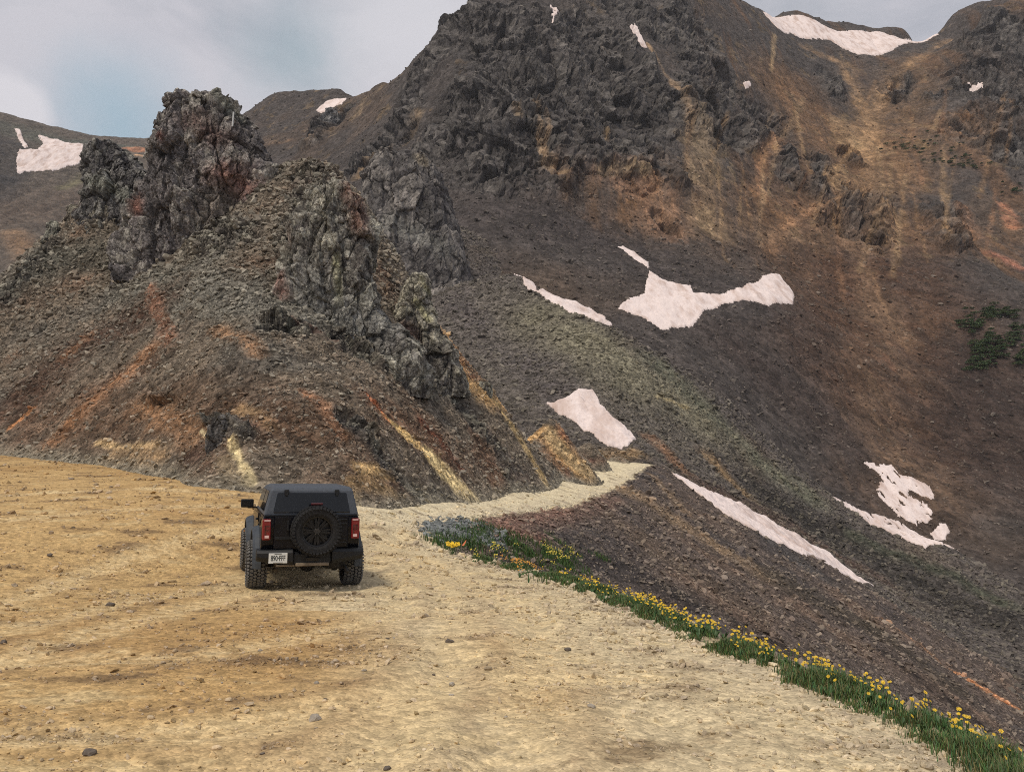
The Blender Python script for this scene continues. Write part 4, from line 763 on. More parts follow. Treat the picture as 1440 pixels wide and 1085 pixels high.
def add_lathe(bm, prof, n=48, axis='x', c=(0, 0, 0), a0=0, a1=2 * math.pi):
    """prof: (axial, radius) closed outline spun round the axis."""
    full = abs(a1 - a0) > 6.28; m = n if full else n + 1; rings = []
    for k in range(m):
        t = a0 + (a1 - a0) * k / n; cs, sn = math.cos(t), math.sin(t)
        ring = []
        for u, r in prof:
            p = (u, r * cs, r * sn) if axis == 'x' else (r * cs, u, r * sn)
            ring.append(bm.verts.new((p[0] + c[0], p[1] + c[1], p[2] + c[2])))
        rings.append(ring)
    q = len(prof)
    for k in range(m if full else m - 1):
        A, B = rings[k], rings[(k + 1) % m]
        for i in range(q): bm.faces.new((A[i], A[(i + 1) % q], B[(i + 1) % q], B[i]))
    if not full: bm.faces.new(rings[0]); bm.faces.new(rings[-1][::-1])
def add_tube(bm, a, b, r, n=14):
    a, b = Vector(a), Vector(b); d = b - a; v = bmesh.ops.create_cone(bm, cap_ends=True, segments=n, radius1=r, radius2=r, depth=d.length)['verts']
    bmesh.ops.transform(bm, matrix=Matrix.Translation((a + b) / 2) @ d.to_track_quat('Z', 'Y').to_matrix().to_4x4(), verts=v)

M_PAINT = simple('black_paint', (.004, .0045, .008), .20, 0, .1, .22, (9.0, .25))
M_TOP = simple('grey_hardtop', (.068, .080, .100), .55, 0, 0, .4, (30.0, .15))
M_PLAS = simple('black_plastic', (.008, .009, .011), .5, 0, 0, .4, (22.0, .25))
M_FLARE = simple('dusty_flare', (.046, .056, .070), .6, 0, 0, .4, (14.0, .25))
M_RUB = simple('dusty_rubber', (.018, .018, .019), .85, 0, 0, .3, (25.0, .3))
M_TREAD = simple('dusty_tread', (.145, .142, .136), .9, 0, 0, .2, (25.0, .3))
M_RIM = simple('black_rim', (.008, .008, .009), .35, .3, 0, .5)
M_LUG = simple('bare_metal', (.35, .34, .33), .4, .8)
M_GLASS = simple('tinted_glass', (.005, .007, .010), .09, 0, 0, .45)
M_RED = simple('red_lens', (.20, .008, .012), .2, 0, .4)
M_RED2 = simple('dark_red_lens', (.07, .005, .008), .2, 0, .5)
M_CLEAR = simple('clear_lens', (.75, .55, .52), .15)
M_PLATE = simple('plate_white', (.72, .74, .72), .4)
M_INK = simple('plate_ink', (.02, .03, .03), .5)
M_UNDER = simple('underbody', (.03, .027, .024), .8, noise=(10, .4))
M_TAN = simple('tan_metal', (.20, .16, .115), .7, noise=(14, .3))  # tan metal of the skid plate and left shock absorber
M_AMBER = simple('amber_lens', (.6, .25, .05), .3)

JD = 15.0
q0 = np.array(P(427, 823, JD)); HEAD = R(20.6)
hx, hy = -math.sin(HEAD), math.cos(HEAD); rx, ry = math.cos(HEAD), math.sin(HEAD)
def gz(lx, ly): X = q0[0] + rx * lx + hx * ly; Y = q0[1] + ry * lx + hy * ly; return float(H_near_full([X], [Y])[0])
WB, TR, TX = 2.55, .425, .845
zRL, zRR, zFL, zFR = gz(-TX, 0), gz(TX, 0), gz(-TX, WB), gz(TX, WB)
roll = math.atan2((zRL + zFL - zRR - zFR) / 2, 2 * TX); pit = math.atan2((zFL + zFR - zRL - zRR) / 2, WB)
jeep = bpy.data.objects.new('jeep', None); COL.objects.link(jeep); jeep.empty_display_size = .3
jeep.location = (q0[0], q0[1], (zRL + zRR) / 2 - .012); jeep.rotation_euler = (Matrix.Rotation(HEAD, 3, 'Z') @ Matrix.Rotation(pit, 3, 'X') @ Matrix.Rotation(roll, 3, 'Y')).to_euler()
tag(jeep, 'black two door off road jeep with a rear mounted spare tyre parked on the dirt', 'jeep')

LIFT[0] = True
def arc(cy, cz, r, a0, a1, n=12): return [(cy + r * math.cos(R(a0 + (a1 - a0) * k / n)), cz + r * math.sin(R(a0 + (a1 - a0) * k / n))) for k in range(n + 1)]
prof = [(-.60, .60), (-.80, .60), (-.855, .72), (-.875, 1.0), (-.87, 1.215), (1.50, 1.225), (1.75, 1.205), (3.05, 1.13), (3.20, 1.05), (3.24, .85), (3.22, .60)]
prof += arc(WB, .44, .55, 14, 166, 14) + [(1.95, .46), (.60, .46)] + arc(0, .44, .55, 12, 164, 14)
bm = bmesh.new(); add_prism(bm, prof, -.835, .835)
for v_ in bm.verts:                                  # slight tumblehome and nose taper
    if v_.co.z > 1.1: v_.co.x *= .965
    if v_.co.y > 1.6: v_.co.x *= 1 - .05 * (v_.co.y - 1.6)
body = bm_obj('body', bm, M_PAINT, jeep, False, .035, 3)
bm = bmesh.new()                                     # inner wheel boxes and floor keep the daylight out
add_box(bm, (0, 1.27, .66), (1.30, 3.7, .34)); bm_obj('underbody', bm, M_UNDER, jeep)
# hardtop
LV = [(1.21, .805, -.872, 1.42), (1.30, .79, -.868, 1.34), (1.70, .705, -.815, .98), (1.785, .675, -.77, .80), (1.815, .61, -.66, .62)]
bm = bmesh.new(); rings = []
for z_, w_, y0_, y1_ in LV: rings.append([bm.verts.new((sx * w_, y_, z_)) for sx, y_ in ((-1, y0_), (1, y0_), (1, y1_), (-1, y1_))])
for A, B in zip(rings[:-1], rings[1:]):
    for i in range(4): bm.faces.new((A[i], A[(i + 1) % 4], B[(i + 1) % 4], B[i]))
bm.faces.new(rings[-1]); bm.faces.new(rings[0][::-1]); roof = bm_obj('hardtop', bm, M_TOP, jeep, False, .03, 3)
def lv(z_, k): return float(np.interp(z_, [l[0] for l in LV], [l[k] for l in LV]))
def rear_panel(name, x0, x1, z0, z1, mat, out=.012, par=jeep, bev=.02, inset=.0):
    bm = bmesh.new(); A = []
    for z_ in (z0, z1):
        s = lv(z_, 1) / lv(z0, 1)
        for x_ in (x0, x1): A.append((x_ * s, lv(z_, 2), z_))
    f = [bm.verts.new((x_, y_ - out, z_)) for x_, y_, z_ in A]; b = [bm.verts.new((x_, y_ + .02, z_)) for x_, y_, z_ in A]
    o_ = [0, 1, 3, 2]; bm.faces.new([f[i] for i in o_]); bm.faces.new([b[i] for i in o_[::-1]])
    for i in range(4): bm.faces.new((f[o_[i]], b[o_[i]], b[o_[(i + 1) % 4]], f[o_[(i + 1) % 4]]))
    return bm_obj(name, bm, mat, par, False, bev, 2)
rear_panel('rear_window', -.655, .655, 1.275, 1.665, M_GLASS, .014)
def side_panel(name, s, ys, mat, out=.010):
    bm = bmesh.new(); pts = [(s * (lv(z_, 1) + out), y_, z_) for y_, z_ in ys]; pin = [(s * (lv(z_, 1) - .03), y_, z_) for y_, z_ in ys]
    f = [bm.verts.new(p_) for p_ in pts]; b = [bm.verts.new(p_) for p_ in pin]; n = len(f); bm.faces.new(f); bm.faces.new(b[::-1])
    for i in range(n): bm.faces.new((f[i], b[i], b[(i + 1) % n], f[(i + 1) % n]))
    return bm_obj(name, bm, mat, jeep)
for s_ in (-1, 1):
    side_panel('side_window', s_, [(-.66, 1.31), (.02, 1.31), (.02, 1.69), (-.60, 1.69)], M_GLASS)
    side_panel('door_window', s_, [(.14, 1.31), (1.24, 1.31), (.90, 1.69), (.14, 1.69)], M_GLASS)
bm = bmesh.new(); pts = [(-.70, 1.405, 1.25), (.70, 1.405, 1.25), (.64, 1.0, 1.69), (-.64, 1.0, 1.69)]
f = [bm.verts.new((a, b + .015, c)) for a, b, c in pts]; g = [bm.verts.new((a, b - .02, c)) for a, b, c in pts]; bm.faces.new(f); bm.faces.new(g[::-1])
for i in range(4): bm.faces.new((f[i], g[i], g[(i + 1) % 4], f[(i + 1) % 4]))
bm_obj('windshield', bm, M_GLASS, jeep)
for x_ in (-.44, .42):                               # glass hinges
    bm = bmesh.new(); add_box(bm, (x_, -.835, 1.685), (.075, .05, .10)); add_box(bm, (x_, -.86, 1.63), (.05, .03, .05)); bm_obj('hinge', bm, M_PLAS, jeep, False, .008)
# tailgate with pressed lines
bm = bmesh.new(); add_box(bm, (0, -.885, .93), (1.26, .04, .56)); tg = bm_obj('tailgate', bm, M_PAINT, jeep, False, .015)
for x_, z_, h_ in ((.46, 1.13, .022), (.46, 1.06, .022), (.46, .80, .022), (.46, .74, .022), (-.47, .83, .05)):
    bm = bmesh.new(); add_box(bm, (x_, -.91, z_), (.28, .022, h_)); bm_obj('trim', bm, M_PLAS, tg, False, .005)
bm = bmesh.new(); add_box(bm, (-.40, -.915, 1.03), (.035, .04, .17)); bm_obj('handle', bm, M_PLAS, tg, False, .008)
bm = bmesh.new(); add_box(bm, (0, -.895, 1.222), (1.62, .03, .02)); bm_obj('belt_seam', bm, M_PLAS, jeep)
# tail lights
for s_ in (-1, 1):
    bm = bmesh.new(); add_box(bm, (s_ * .752, -.885, .975), (.14, .075, .35)); add_box(bm, (s_ * .80, -.865, .975), (.05, .08, .33)); tl = bm_obj('tail_light', bm, M_RED, jeep, False, .018)
    bm = bmesh.new()
    add_box(bm, (s_ * .745, -.927, 1.03), (.075, .012, .018)); add_box(bm, (s_ * .745, -.927, .965), (.075, .012, .018)); add_box(bm, (s_ * (.745 + .03), -.927, 1.0), (.018, .012, .08)); add_box(bm, (s_ * .745 - .03, -.927, .95), (.018, .012, .13)); bm_obj('lens_pattern', bm, M_RED2, tl)
    bm = bmesh.new(); add_box(bm, (s_ * .745, -.925, .855), (.07, .014, .045)); bm_obj('reverse_lens', bm, M_CLEAR, tl, False, .005)
    bm = bmesh.new(); add_box(bm, (s_ * .745, -.924, 1.125), (.10, .010, .02)); bm_obj('top_lens', bm, M_CLEAR, tl)
# bumper
bm = bmesh.new(); pr = [(-.80, .40), (-.97, .40), (-1.02, .46), (-1.02, .60), (-.99, .645), (-.80, .66)]; add_prism(bm, pr, -.90, -.30); add_prism(bm, pr, .34, .90); add_prism(bm, [(-.80, .42), (-.97, .42), (-.97, .58), (-.80, .62)], -.301, .341)
for v_ in bm.verts:
    if abs(v_.co.x) > .89: v_.co.y += .10; v_.co.z += (.07 if v_.co.z < .5 else -.01)
bump = bm_obj('bumper', bm, M_PLAS, jeep, False, .018, 2)
bm = bmesh.new(); add_box(bm, (.02, -.93, .415), (.56, .14, .05)); add_box(bm, (-.42, -.88, .40), (.30, .12, .03)); bm_obj('skid_plate', bm, M_TAN, jeep, False, .012)
bm = bmesh.new(); add_box(bm, (.02, -.99, .50), (.22, .05, .05)); bm_obj('tow_receiver', bm, M_UNDER, bump, False, .01)
# plate
bm = bmesh.new(); add_box(bm, (-.555, -1.030, .525), (.305, .012, .155)); plate = bm_obj('licence_plate', bm, M_PLATE, jeep, False, .004)
def text(body_, size, loc, par, mat, sx=1.0):
    cu = bpy.data.curves.new('txt', 'FONT'); cu.body = body_; cu.size = size; cu.align_x = 'CENTER'; cu.align_y = 'CENTER'; cu.extrude = .002; cu.offset = size * .012
    o = bpy.data.objects.new('txt', cu); COL.objects.link(o); dg = bpy.context.evaluated_depsgraph_get(); me = bpy.data.meshes.new_from_object(o.evaluated_get(dg)); bpy.data.objects.remove(o); me.materials.clear(); me.materials.append(mat)
    o = bpy.data.objects.new('plate_number', me); COL.objects.link(o); o.parent = par; o.location = loc; o.rotation_euler = (R(90), 0, 0); o.scale = (sx, 1, 1); return o
text('890 FFF', .125, (-.555, -1.0375, float(np.interp(.522, ZK, ZV))), plate, M_INK, .60)
bm = bmesh.new(); add_box(bm, (-.555, -1.0375, .592), (.12, .003, .010)); add_box(bm, (-.555, -1.0375, .458), (.16, .003, .008)); add_box(bm, (-.549, -1.0375, .527), (.012, .003, .018)); bm_obj('plate_band', bm, M_INK, plate)
LIFT[0] = False
# wheels
def tyre_bm(axis, c, r=TR, w=.30):
    bm = bmesh.new(); h = w / 2; p_ = [(-h * .82, r * .60), (-h, r * .70), (-h * 1.02, r * .84), (-h * .93, r * .955), (-h * .75, r * .972), (h * .75, r * .972), (h * .93, r * .955), (h * 1.02, r * .84), (h, r * .70), (h * .82, r * .60)]
    add_lathe(bm, p_, 56, axis, c); bm.faces.ensure_lookup_table(); nf = len(bm.faces)
    n = 40
    for k in range(n):                               # tread blocks in four staggered rows and shoulder lugs
        for row, u in enumerate((-.62, -.22, .22, .62)):
            t = 2 * math.pi * (k + (.5 if row % 2 else 0)) / n; rr = r * .978; tw = (.35 if row % 2 else -.35)
            Rm = Matrix.Rotation(t, 4, 'X') @ Matrix.Translation((u * h, 0, rr)) @ Matrix.Rotation(tw, 4, 'Z') @ Matrix.Diagonal((h * .34, 2 * math.pi * r / n * .66, .026, 1))
            v_ = bmesh.ops.create_cube(bm, size=1)['verts']
            if axis == 'y': Rm = Matrix.Rotation(R(90), 4, 'Z') @ Rm
            bmesh.ops.transform(bm, matrix=Matrix.Translation(c) @ Rm, verts=v_)
        for sgn in (-1, 1):
            t = 2 * math.pi * (k + (.25 if sgn > 0 else .75)) / n
            Rm = Matrix.Rotation(t, 4, 'X') @ Matrix.Translation((sgn * h * .96, 0, r * .915)) @ Matrix.Rotation(sgn * R(48), 4, 'Y') @ Matrix.Diagonal((.055, 2 * math.pi * r / n * (.62 if k % 2 else .48), .03, 1))
            if axis == 'y': Rm = Matrix.Rotation(R(90), 4, 'Z') @ Rm
            v_ = bmesh.ops.create_cube(bm, size=1)['verts']; bmesh.ops.transform(bm, matrix=Matrix.Translation(c) @ Rm, verts=v_)
    bm.faces.ensure_lookup_table()
    for f_ in bm.faces[nf:]: f_.material_index = 1
    return bm
def rim_bm(axis, c, r=TR, w=.30, face=1):
    bm = bmesh.new(); h = w / 2 * face; R0 = r * .61
    add_lathe(bm, [(h * .80, R0), (h * .86, R0 * .99), (h * .82, R0 * .90), (h * .15, R0 * .86), (-h * .7, R0 * .86), (-h * .7, R0)], 48, axis, c)
    add_lathe(bm, [(h * .45, .005), (h * .45, R0 * .26), (h * .30, R0 * .30), (h * .05, R0 * .30), (h * .05, .005)], 24, axis, c)
    for k in range(8):
        t = 2 * math.pi * k / 8
        for dt in (-.13, .13):
            M = Matrix.Rotation(t + dt, 4, 'X') @ Matrix.Translation((h * .42, 0, R0 * .58)) @ Matrix.Diagonal((.04, .040, R0 * .72, 1))
            if axis == 'y': M = Matrix.Rotation(R(90), 4, 'Z') @ M
            v_ = bmesh.ops.create_cube(bm, size=1)['verts']; bmesh.ops.transform(bm, matrix=Matrix.Translation(c) @ M, verts=v_)
    add_lathe(bm, [(h * .02, .005), (h * .02, R0 * .88), (h * -.06, R0 * .88), (h * -.06, .005)], 32, axis, c)
    return bm
def wheel(name, axis, c, face, par):
    hub = bmesh.new(); add_lathe(hub, [(face * .02, .006), (face * .10, .006), (face * .10, .045), (face * .02, .07)], 20, axis, c); w_ = bm_obj(name, hub, M_UNDER, par)
    ty = bm_obj('tyre', tyre_bm(axis, c), M_RUB, w_); ty.data.materials.append(M_TREAD if axis == 'x' else M_RUB); bm_obj('rim', rim_bm(axis, c, face=face), M_RIM, w_)
    b = bmesh.new(); R0 = TR * .61
    for k in range(6):
        t = 2 * math.pi * k / 6; o_ = (.15 * face * .47, R0 * .17 * math.cos(t), R0 * .17 * math.sin(t)) if axis == 'x' else (R0 * .17 * math.cos(t), -.15 * abs(face) * .47, R0 * .17 * math.sin(t))
        add_box(b, (c[0] + o_[0], c[1] + o_[1], c[2] + o_[2]), (.022, .022, .022))
    bm_obj('lug_nuts', b, M_LUG, w_, False, .004); return w_
for sx in (-1, 1):
    for y_ in (0, WB): wheel('wheel', 'x', (sx * TX, y_, TR), sx, jeep)
# spare: axis along y, face to the rear (Rotation(90, Z) maps +x to +y, so face -1)
SP = (.06, -1.055, 1.085); wheel('spare_wheel', 'y', SP, -1, jeep)
bm = bmesh.new(); add_lathe(bm, [(-.02, .02), (-.02, .16), (.12, .16), (.12, .02)], 24, 'y', (SP[0], -.99, SP[2])); bm_obj('spare_carrier', bm, M_PLAS, jeep)
LIFT[0] = True
bm = bmesh.new(); add_box(bm, (SP[0], -.98, 1.30), (.05, .10, .20)); bk = bm_obj('brake_light_bracket', bm, M_PLAS, jeep)
bm = bmesh.new(); add_box(bm, (SP[0], -1.01, 1.46), (.20, .05, .045)); bm_obj('brake_light', bm, M_RED2, jeep, False, .01)
# flares
LIFT[0] = False
for sx in (-1, 1):
    for y_ in (0, WB):
        bm = bmesh.new(); a, b = sx * .80, sx * .945
        add_lathe(bm, [(a, .53), (b, .53), (b, .565), (b - sx * .04, .60), (a, .63)], 22, 'x', (0, y_, .49), R(-8), R(188)); bm_obj('fender_flare', bm, M_FLARE, jeep, False, .008)
LIFT[0] = True
# doors, handles, mirrors, steps
for sx in (-1, 1):
    bm = bmesh.new(); add_prism(bm, [(.20, .56), (1.34, .56), (1.42, .75), (1.42, 1.19), (.14, 1.19), (.14, .80)], sx * .83, sx * .842); dr = bm_obj('door', bm, M_PAINT, jeep, False, .006)
    bm = bmesh.new(); add_box(bm, (sx * .855, .32, 1.07), (.03, .17, .035)); bm_obj('handle', bm, M_PLAS, dr, False, .008)
    bm = bmesh.new(); add_box(bm, (sx * .86, 1.30, 1.24), (.24, .05, .05)); add_box(bm, (sx * .985, 1.28, 1.335), (.235, .10, .19)); mi = bm_obj('mirror', bm, M_PLAS, jeep, False, .025, 3)
    bm = bmesh.new(); add_box(bm, (sx * .985, 1.228, 1.335), (.19, .008, .15)); bm_obj('mirror_glass', bm, M_GLASS, mi)
    bm = bmesh.new(); add_tube(bm, (sx * .86, .58, .44), (sx * .86, 1.97, .44), .04); bm_obj('side_step', bm, M_PLAS, jeep, True)
# fuel flap and side marker on the left flank
bm = bmesh.new(); add_box(bm, (-.838, -.30, 1.08), (.012, .17, .16)); bm_obj('fuel_flap', bm, M_PLAS, jeep, False, .004)
bm = bmesh.new(); add_box(bm, (-.985, WB - .42, .70), (.015, .06, .03)); bm_obj('side_marker', bm, M_AMBER, jeep)
# front end
bm = bmesh.new(); add_box(bm, (0, 3.24, .90), (1.44, .06, .30)); gr = bm_obj('grille', bm, M_PLAS, jeep, False, .02)
for sx in (-1, 1):
    bm = bmesh.new(); add_lathe(bm, [(0, .005), (0, .11), (.05, .10), (.05, .005)], 20, 'y', (sx * .58, 3.26, .90)); bm_obj('headlight', bm, M_CLEAR, jeep)
bm = bmesh.new(); add_box(bm, (0, 3.30, .60), (1.75, .22, .22)); bm_obj('front_bumper', bm, M_PLAS, jeep, False, .03)
LIFT[0] = False
# running gear
bm = bmesh.new(); add_tube(bm, (-.72, 0, .42), (.72, 0, .42), .055); bmesh.ops.create_uvsphere(bm, u_segments=16, v_segments=10, radius=.15, matrix=Matrix.Translation((.05, 0, .41))); bm_obj('rear_axle', bm, M_UNDER, jeep, True)
bm = bmesh.new(); add_tube(bm, (-.72, WB, .42), (.72, WB, .42), .05); bm_obj('front_axle', bm, M_UNDER, jeep, True)
bm = bmesh.new(); add_tube(bm, (.30, -.62, .47), (.62, -.62, .47), .09); add_tube(bm, (.62, -.62, .44), (.64, -.92, .36), .032); bm_obj('exhaust', bm, M_UNDER, jeep, True)
for sx in (-1, 1):
    bm = bmesh.new(); add_tube(bm, (sx * .52, -.12, .30), (sx * .50, -.05, .75), .038); add_tube(bm, (sx * .52, -.12, .29), (sx * .52, -.12, .36), .05); bm_obj('shock_absorber', bm, M_TAN if sx < 0 else M_UNDER, jeep, True)

# ================================================================== VERGE: GRASS, FLOWERS, FLAG
M_GRASS, t_, b_ = new_mat('grass_blades'); at_ = N(t_, 'ShaderNodeAttribute', attribute_name='Col'); t_.links.new(at_.outputs[0], b_.inputs['Base Color']); b_.inputs['Roughness'].default_value = .55; b_.inputs['Specular IOR Level'].default_value = .25
VERGE = np.array([e[:2] for e in EDGE[1:11]])
seglen = np.linalg.norm(np.diff(VERGE, axis=0), axis=1); cum = np.concatenate([[0], np.cumsum(seglen)])
def verge(s, off):
    i = np.clip(np.searchsorted(cum, s, side='right') - 1, 0, len(seglen) - 1); t = (s - cum[i]) / seglen[i]; a, b = VERGE[i], VERGE[i + 1]; d = (b - a) / seglen[i][:, None]
    p = a + t[:, None] * (b - a); return p + off[:, None] * np.stack([d[:, 1], -d[:, 0]], 1)
S0, S1 = 3.0, cum[8] - 2.0
def blades(name, p, h, w, cols):
    n = len(p); a = RNG.uniform(0, 6.28, n); ln = RNG.uniform(.15, .6, n); dirn = np.stack([np.cos(a), np.sin(a)], 1); side = np.stack([-np.sin(a), np.cos(a)], 1) * w[:, None]
    V = np.zeros((n, 6, 3), np.float32)
    for k, (t, ww) in enumerate(((0, 1), (.55, .75), (1, .12))):
        c = np.zeros((n, 3)); c[:, :2] = p[:, :2] + dirn * (h * ln * t ** 1.8)[:, None]; c[:, 2] = p[:, 2] + h * t * (1 - .25 * ln * t)
        V[:, 2 * k] = c; V[:, 2 * k + 1] = c; V[:, 2 * k, :2] -= side * ww / 2; V[:, 2 * k + 1, :2] += side * ww / 2
    V[:, :2, 2] -= .03
    f = np.array([[0, 1, 3, 2], [2, 3, 5, 4]])[None] + 6 * np.arange(n)[:, None, None]
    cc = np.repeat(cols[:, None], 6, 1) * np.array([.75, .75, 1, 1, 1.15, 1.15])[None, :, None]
    return np_mesh(name, V.reshape(-1, 3), f.reshape(-1, 4), M_GRASS, cc.reshape(-1, 3))
n = 90000; s_ = S0 + (S1 - S0) * RNG.random(n) ** 1.15; o_ = RNG.normal(.0, .125, n) + .10 * fbm(np.stack([s_, 0 * s_, 0 * s_], 1), 1.3, 3, .6, 3); pxy = verge(s_, o_); p3 = np.stack([pxy[:, 0], pxy[:, 1], np.zeros(n)], 1)
cl = fbm(p3, 1.1, 3, .6, 8); gap_ = fbm(np.stack([s_, 0 * s_, 0 * s_ + 4], 1), .75, 3, .6, 3); ok = (cl + .9 * gap_ + RNG.normal(0, .20, n) > -.22 + 1.2 * np.maximum(0, np.abs(o_) - .15)) ; pxy, cl, s_, o_ = pxy[ok], cl[ok], s_[ok], o_[ok]; n = len(pxy)
z_ = H_near_full(pxy[:, 0], pxy[:, 1]); h_ = (.045 + .085 * RNG.random(n) ** 1.5 + .085 * np.clip(cl, -.4, .8)) * np.clip(1.15 - 2.2 * np.maximum(-.02 - o_, 0), .3, 1.1)
gc = np.stack([RNG.uniform(.055, .13, n), RNG.uniform(.105, .19, n), RNG.uniform(.038, .070, n)], 1); dry = RNG.random(n) < .14; gc[dry] = np.array([.24, .20, .09])
tag(blades('grass', np.stack([pxy[:, 0], pxy[:, 1], z_], 1), h_, np.clip(.004 + .0007 * pxy[:, 1], .004, .02), gc), 'strip of green grass along the lip of the road', 'grass', None, 'stuff')
# loose tufts below the lip
tp = hit(H_near, [(680 + RNG.normal(0, 14), 752 + RNG.normal(0, 6)) for _ in range(16)] + [(735 + RNG.normal(0, 26), 775 + RNG.normal(0, 9)) for _ in range(30)] + [(790 + RNG.normal(0, 25), 792 + RNG.normal(0, 9)) for _ in range(30)] + [(640 + RNG.normal(0, 22), 764 + RNG.normal(0, 6)) for _ in range(18)], 10, 70)
pp = np.repeat(tp, 60, 0) + RNG.normal(0, .22, (len(tp) * 60, 3)) * np.array([1, 1, 0]); pp[:, 2] = H_near_full(pp[:, 0], pp[:, 1]); n = len(pp)
gc = np.stack([RNG.uniform(.04, .085, n), RNG.uniform(.085, .14, n), RNG.uniform(.02, .04, n)], 1)
tag(blades('grass_tufts', pp, RNG.uniform(.10, .30, n), np.full(n, .022), gc), 'green tufts growing on the slope just below the lip', 'grass', None, 'stuff')

M_PETAL = simple('yellow_petals', (.84, .56, .025), .6); M_PETAL2 = simple('lemon_petals', (.80, .66, .10), .6); M_PETAL3 = simple('orange_petals', (.75, .36, .06), .6)
M_STEM = simple('flower_stem', (.05, .11, .03), .6); M_EYE = simple('flower_eye', (.42, .20, .01), .7)
def flower_mesh(heads, spread, h, mat, rr=.017):
    bm = bmesh.new(); mats = []
    for k in range(heads):
        a = random.uniform(0, 6.28); r_ = spread * math.sqrt(random.random()); x_, y_ = r_ * math.cos(a), r_ * math.sin(a); hh = h * random.uniform(.75, 1.15)
        f0 = len(bm.faces); add_tube(bm, (x_ * .4, y_ * .4, -.02), (x_, y_, hh), .0022, 5)
        bm.faces.ensure_lookup_table()
        for f_ in bm.faces[f0:]: f_.material_index = 0
        R_ = rr * random.uniform(.8, 1.25); M = Matrix.Translation((x_, y_, hh)) @ Euler((random.gauss(-.55, .35), random.gauss(0, .4), random.uniform(0, 6))).to_matrix().to_4x4()
        if True:
            tilt = Euler((random.gauss(.75, .3), random.gauss(0, .3), 0)).to_matrix().to_4x4(); M = Matrix.Translation((x_, y_, hh)) @ tilt @ Matrix.Rotation(random.uniform(0, 1), 4, 'Z')
        c = bm.verts.new(M @ Vector((0, 0, 0)))
        for j in range(8):
            t = 2 * math.pi * j / 8; q_ = [bm.verts.new(M @ Vector((R_ * rad * math.cos(t + dt), R_ * rad * math.sin(t + dt), R_ * zz))) for rad, dt, zz in ((.55, -.3, .10), (1.0, -.18, .16), (1.0, .18, .16), (.55, .3, .10))]
            f_ = bm.faces.new([c] + q_); f_.material_index = 1
        vs = bmesh.ops.create_icosphere(bm, subdivisions=1, radius=R_ * .34, matrix=M @ Matrix.Diagonal((1, 1, .6, 1)))['verts']
        for v_ in vs:
            for f_ in v_.link_faces: f_.material_index = 2
    for k in range(7):                               # basal leaves
        a = random.uniform(0, 6.28); d_ = Vector((math.cos(a), math.sin(a), 0)); sd = Vector((-d_.y, d_.x, 0)) * .008; L_ = h * random.uniform(.4, .7)
        A = [Vector((0, 0, 0)) - sd, sd.copy(), d_ * L_ * .5 + sd * 1.4 + Vector((0, 0, L_ * .7)), d_ * L_ * .5 - sd * 1.4 + Vector((0, 0, L_ * .7))]
        f_ = bm.faces.new([bm.verts.new(v_) for v_ in A]); f_.material_index = 0
    me = bpy.data.meshes.new('yellow_wildflower'); bm.to_mesh(me); bm.free()
    for m_ in (M_STEM, mat, M_EYE): me.materials.append(m_)
    return me
FM = [flower_mesh(random.choice((2, 3, 4, 6)), .10, .165, M_PETAL, .0125) for _ in range(6)]; FM2 = [flower_mesh(5, .12, .20, M_PETAL2, .018) for _ in range(3)]; FM3 = [flower_mesh(6, .12, .20, M_PETAL3, .02) for _ in range(2)]
def plant(me, x_, y_, sc, label, group):
    o = bpy.data.objects.new('yellow_wildflower', me); COL.objects.link(o); o.location = (x_, y_, float(H_near_full([x_], [y_])[0])); o.rotation_euler = (0, 0, random.uniform(-.9, .9)); o.scale = (sc,) * 3
    return tag(o, label, 'wildflower', group)
SEG = [('yellow wildflower in the nearest stretch of grass at the lower right of the road edge', 'flowers in the nearest stretch of verge', 3.2, 6.3, 44, .13),
       ('yellow wildflower in the middle stretch of grass verge', 'flowers in the middle stretch of verge', 6.3, 9.2, 50, .13), ('yellow wildflower in the thick bright band of blooms past the middle of the verge', 'flowers in the thick bright band of verge', 9.2, 13.4, 80, .14),
       ('yellow wildflower in the farther thinning stretch of verge', 'flowers in the farther stretch of verge', 13.4, 17.5, 26, .2)]
CL = {0: [3.6, 4.3, 4.9, 5.5, 6.0], 1: [6.5, 7.1, 7.6, 8.3, 8.8], 2: [9.4, 9.9, 10.5, 11.2, 11.9, 12.6], 3: [13.8, 15.0, 16.4]}
for k, (lb, gp, a0, a1, cnt, sdv) in enumerate(SEG):
    for j in range(cnt):
        s1 = (random.choice(CL[k]) + random.gauss(0, .16)) if random.random() < .85 else random.uniform(a0, a1)
        s1 = min(max(s1, a0), a1) + 1.3; q_ = verge(np.array([s1]), np.array([random.gauss(.14, sdv)]))[0]; plant(random.choice(FM), q_[0], q_[1], random.uniform(.8, 1.15) * (1 + .015 * q_[1]), lb, gp)
for px, py, me_, cnt, lb, gp, sc in [(785, 790, FM2, 34, 'lemon yellow wildflower in the patch below the road lip', 'lemon flowers below the lip', 1.3), (728, 800, FM3, 14, 'orange yellow wildflower in the small patch on the verge', 'orange flowers on the verge', 1.2), (690, 785, FM2, 12, 'pale yellow wildflower scattered beside the far end of the verge', 'pale flowers at the far verge', 1.2)]:
    qq = hit(H_near, [(px + random.gauss(0, 16), py + random.gauss(0, 5) + .0) for _ in range(cnt)], 8, 70)
    for q_ in qq: plant(random.choice(me_), float(q_[0]), float(q_[1]), sc * random.uniform(.85, 1.2), lb, gp)
q_ = hit(H_near, [(636, 781)], 10, 60)[0]
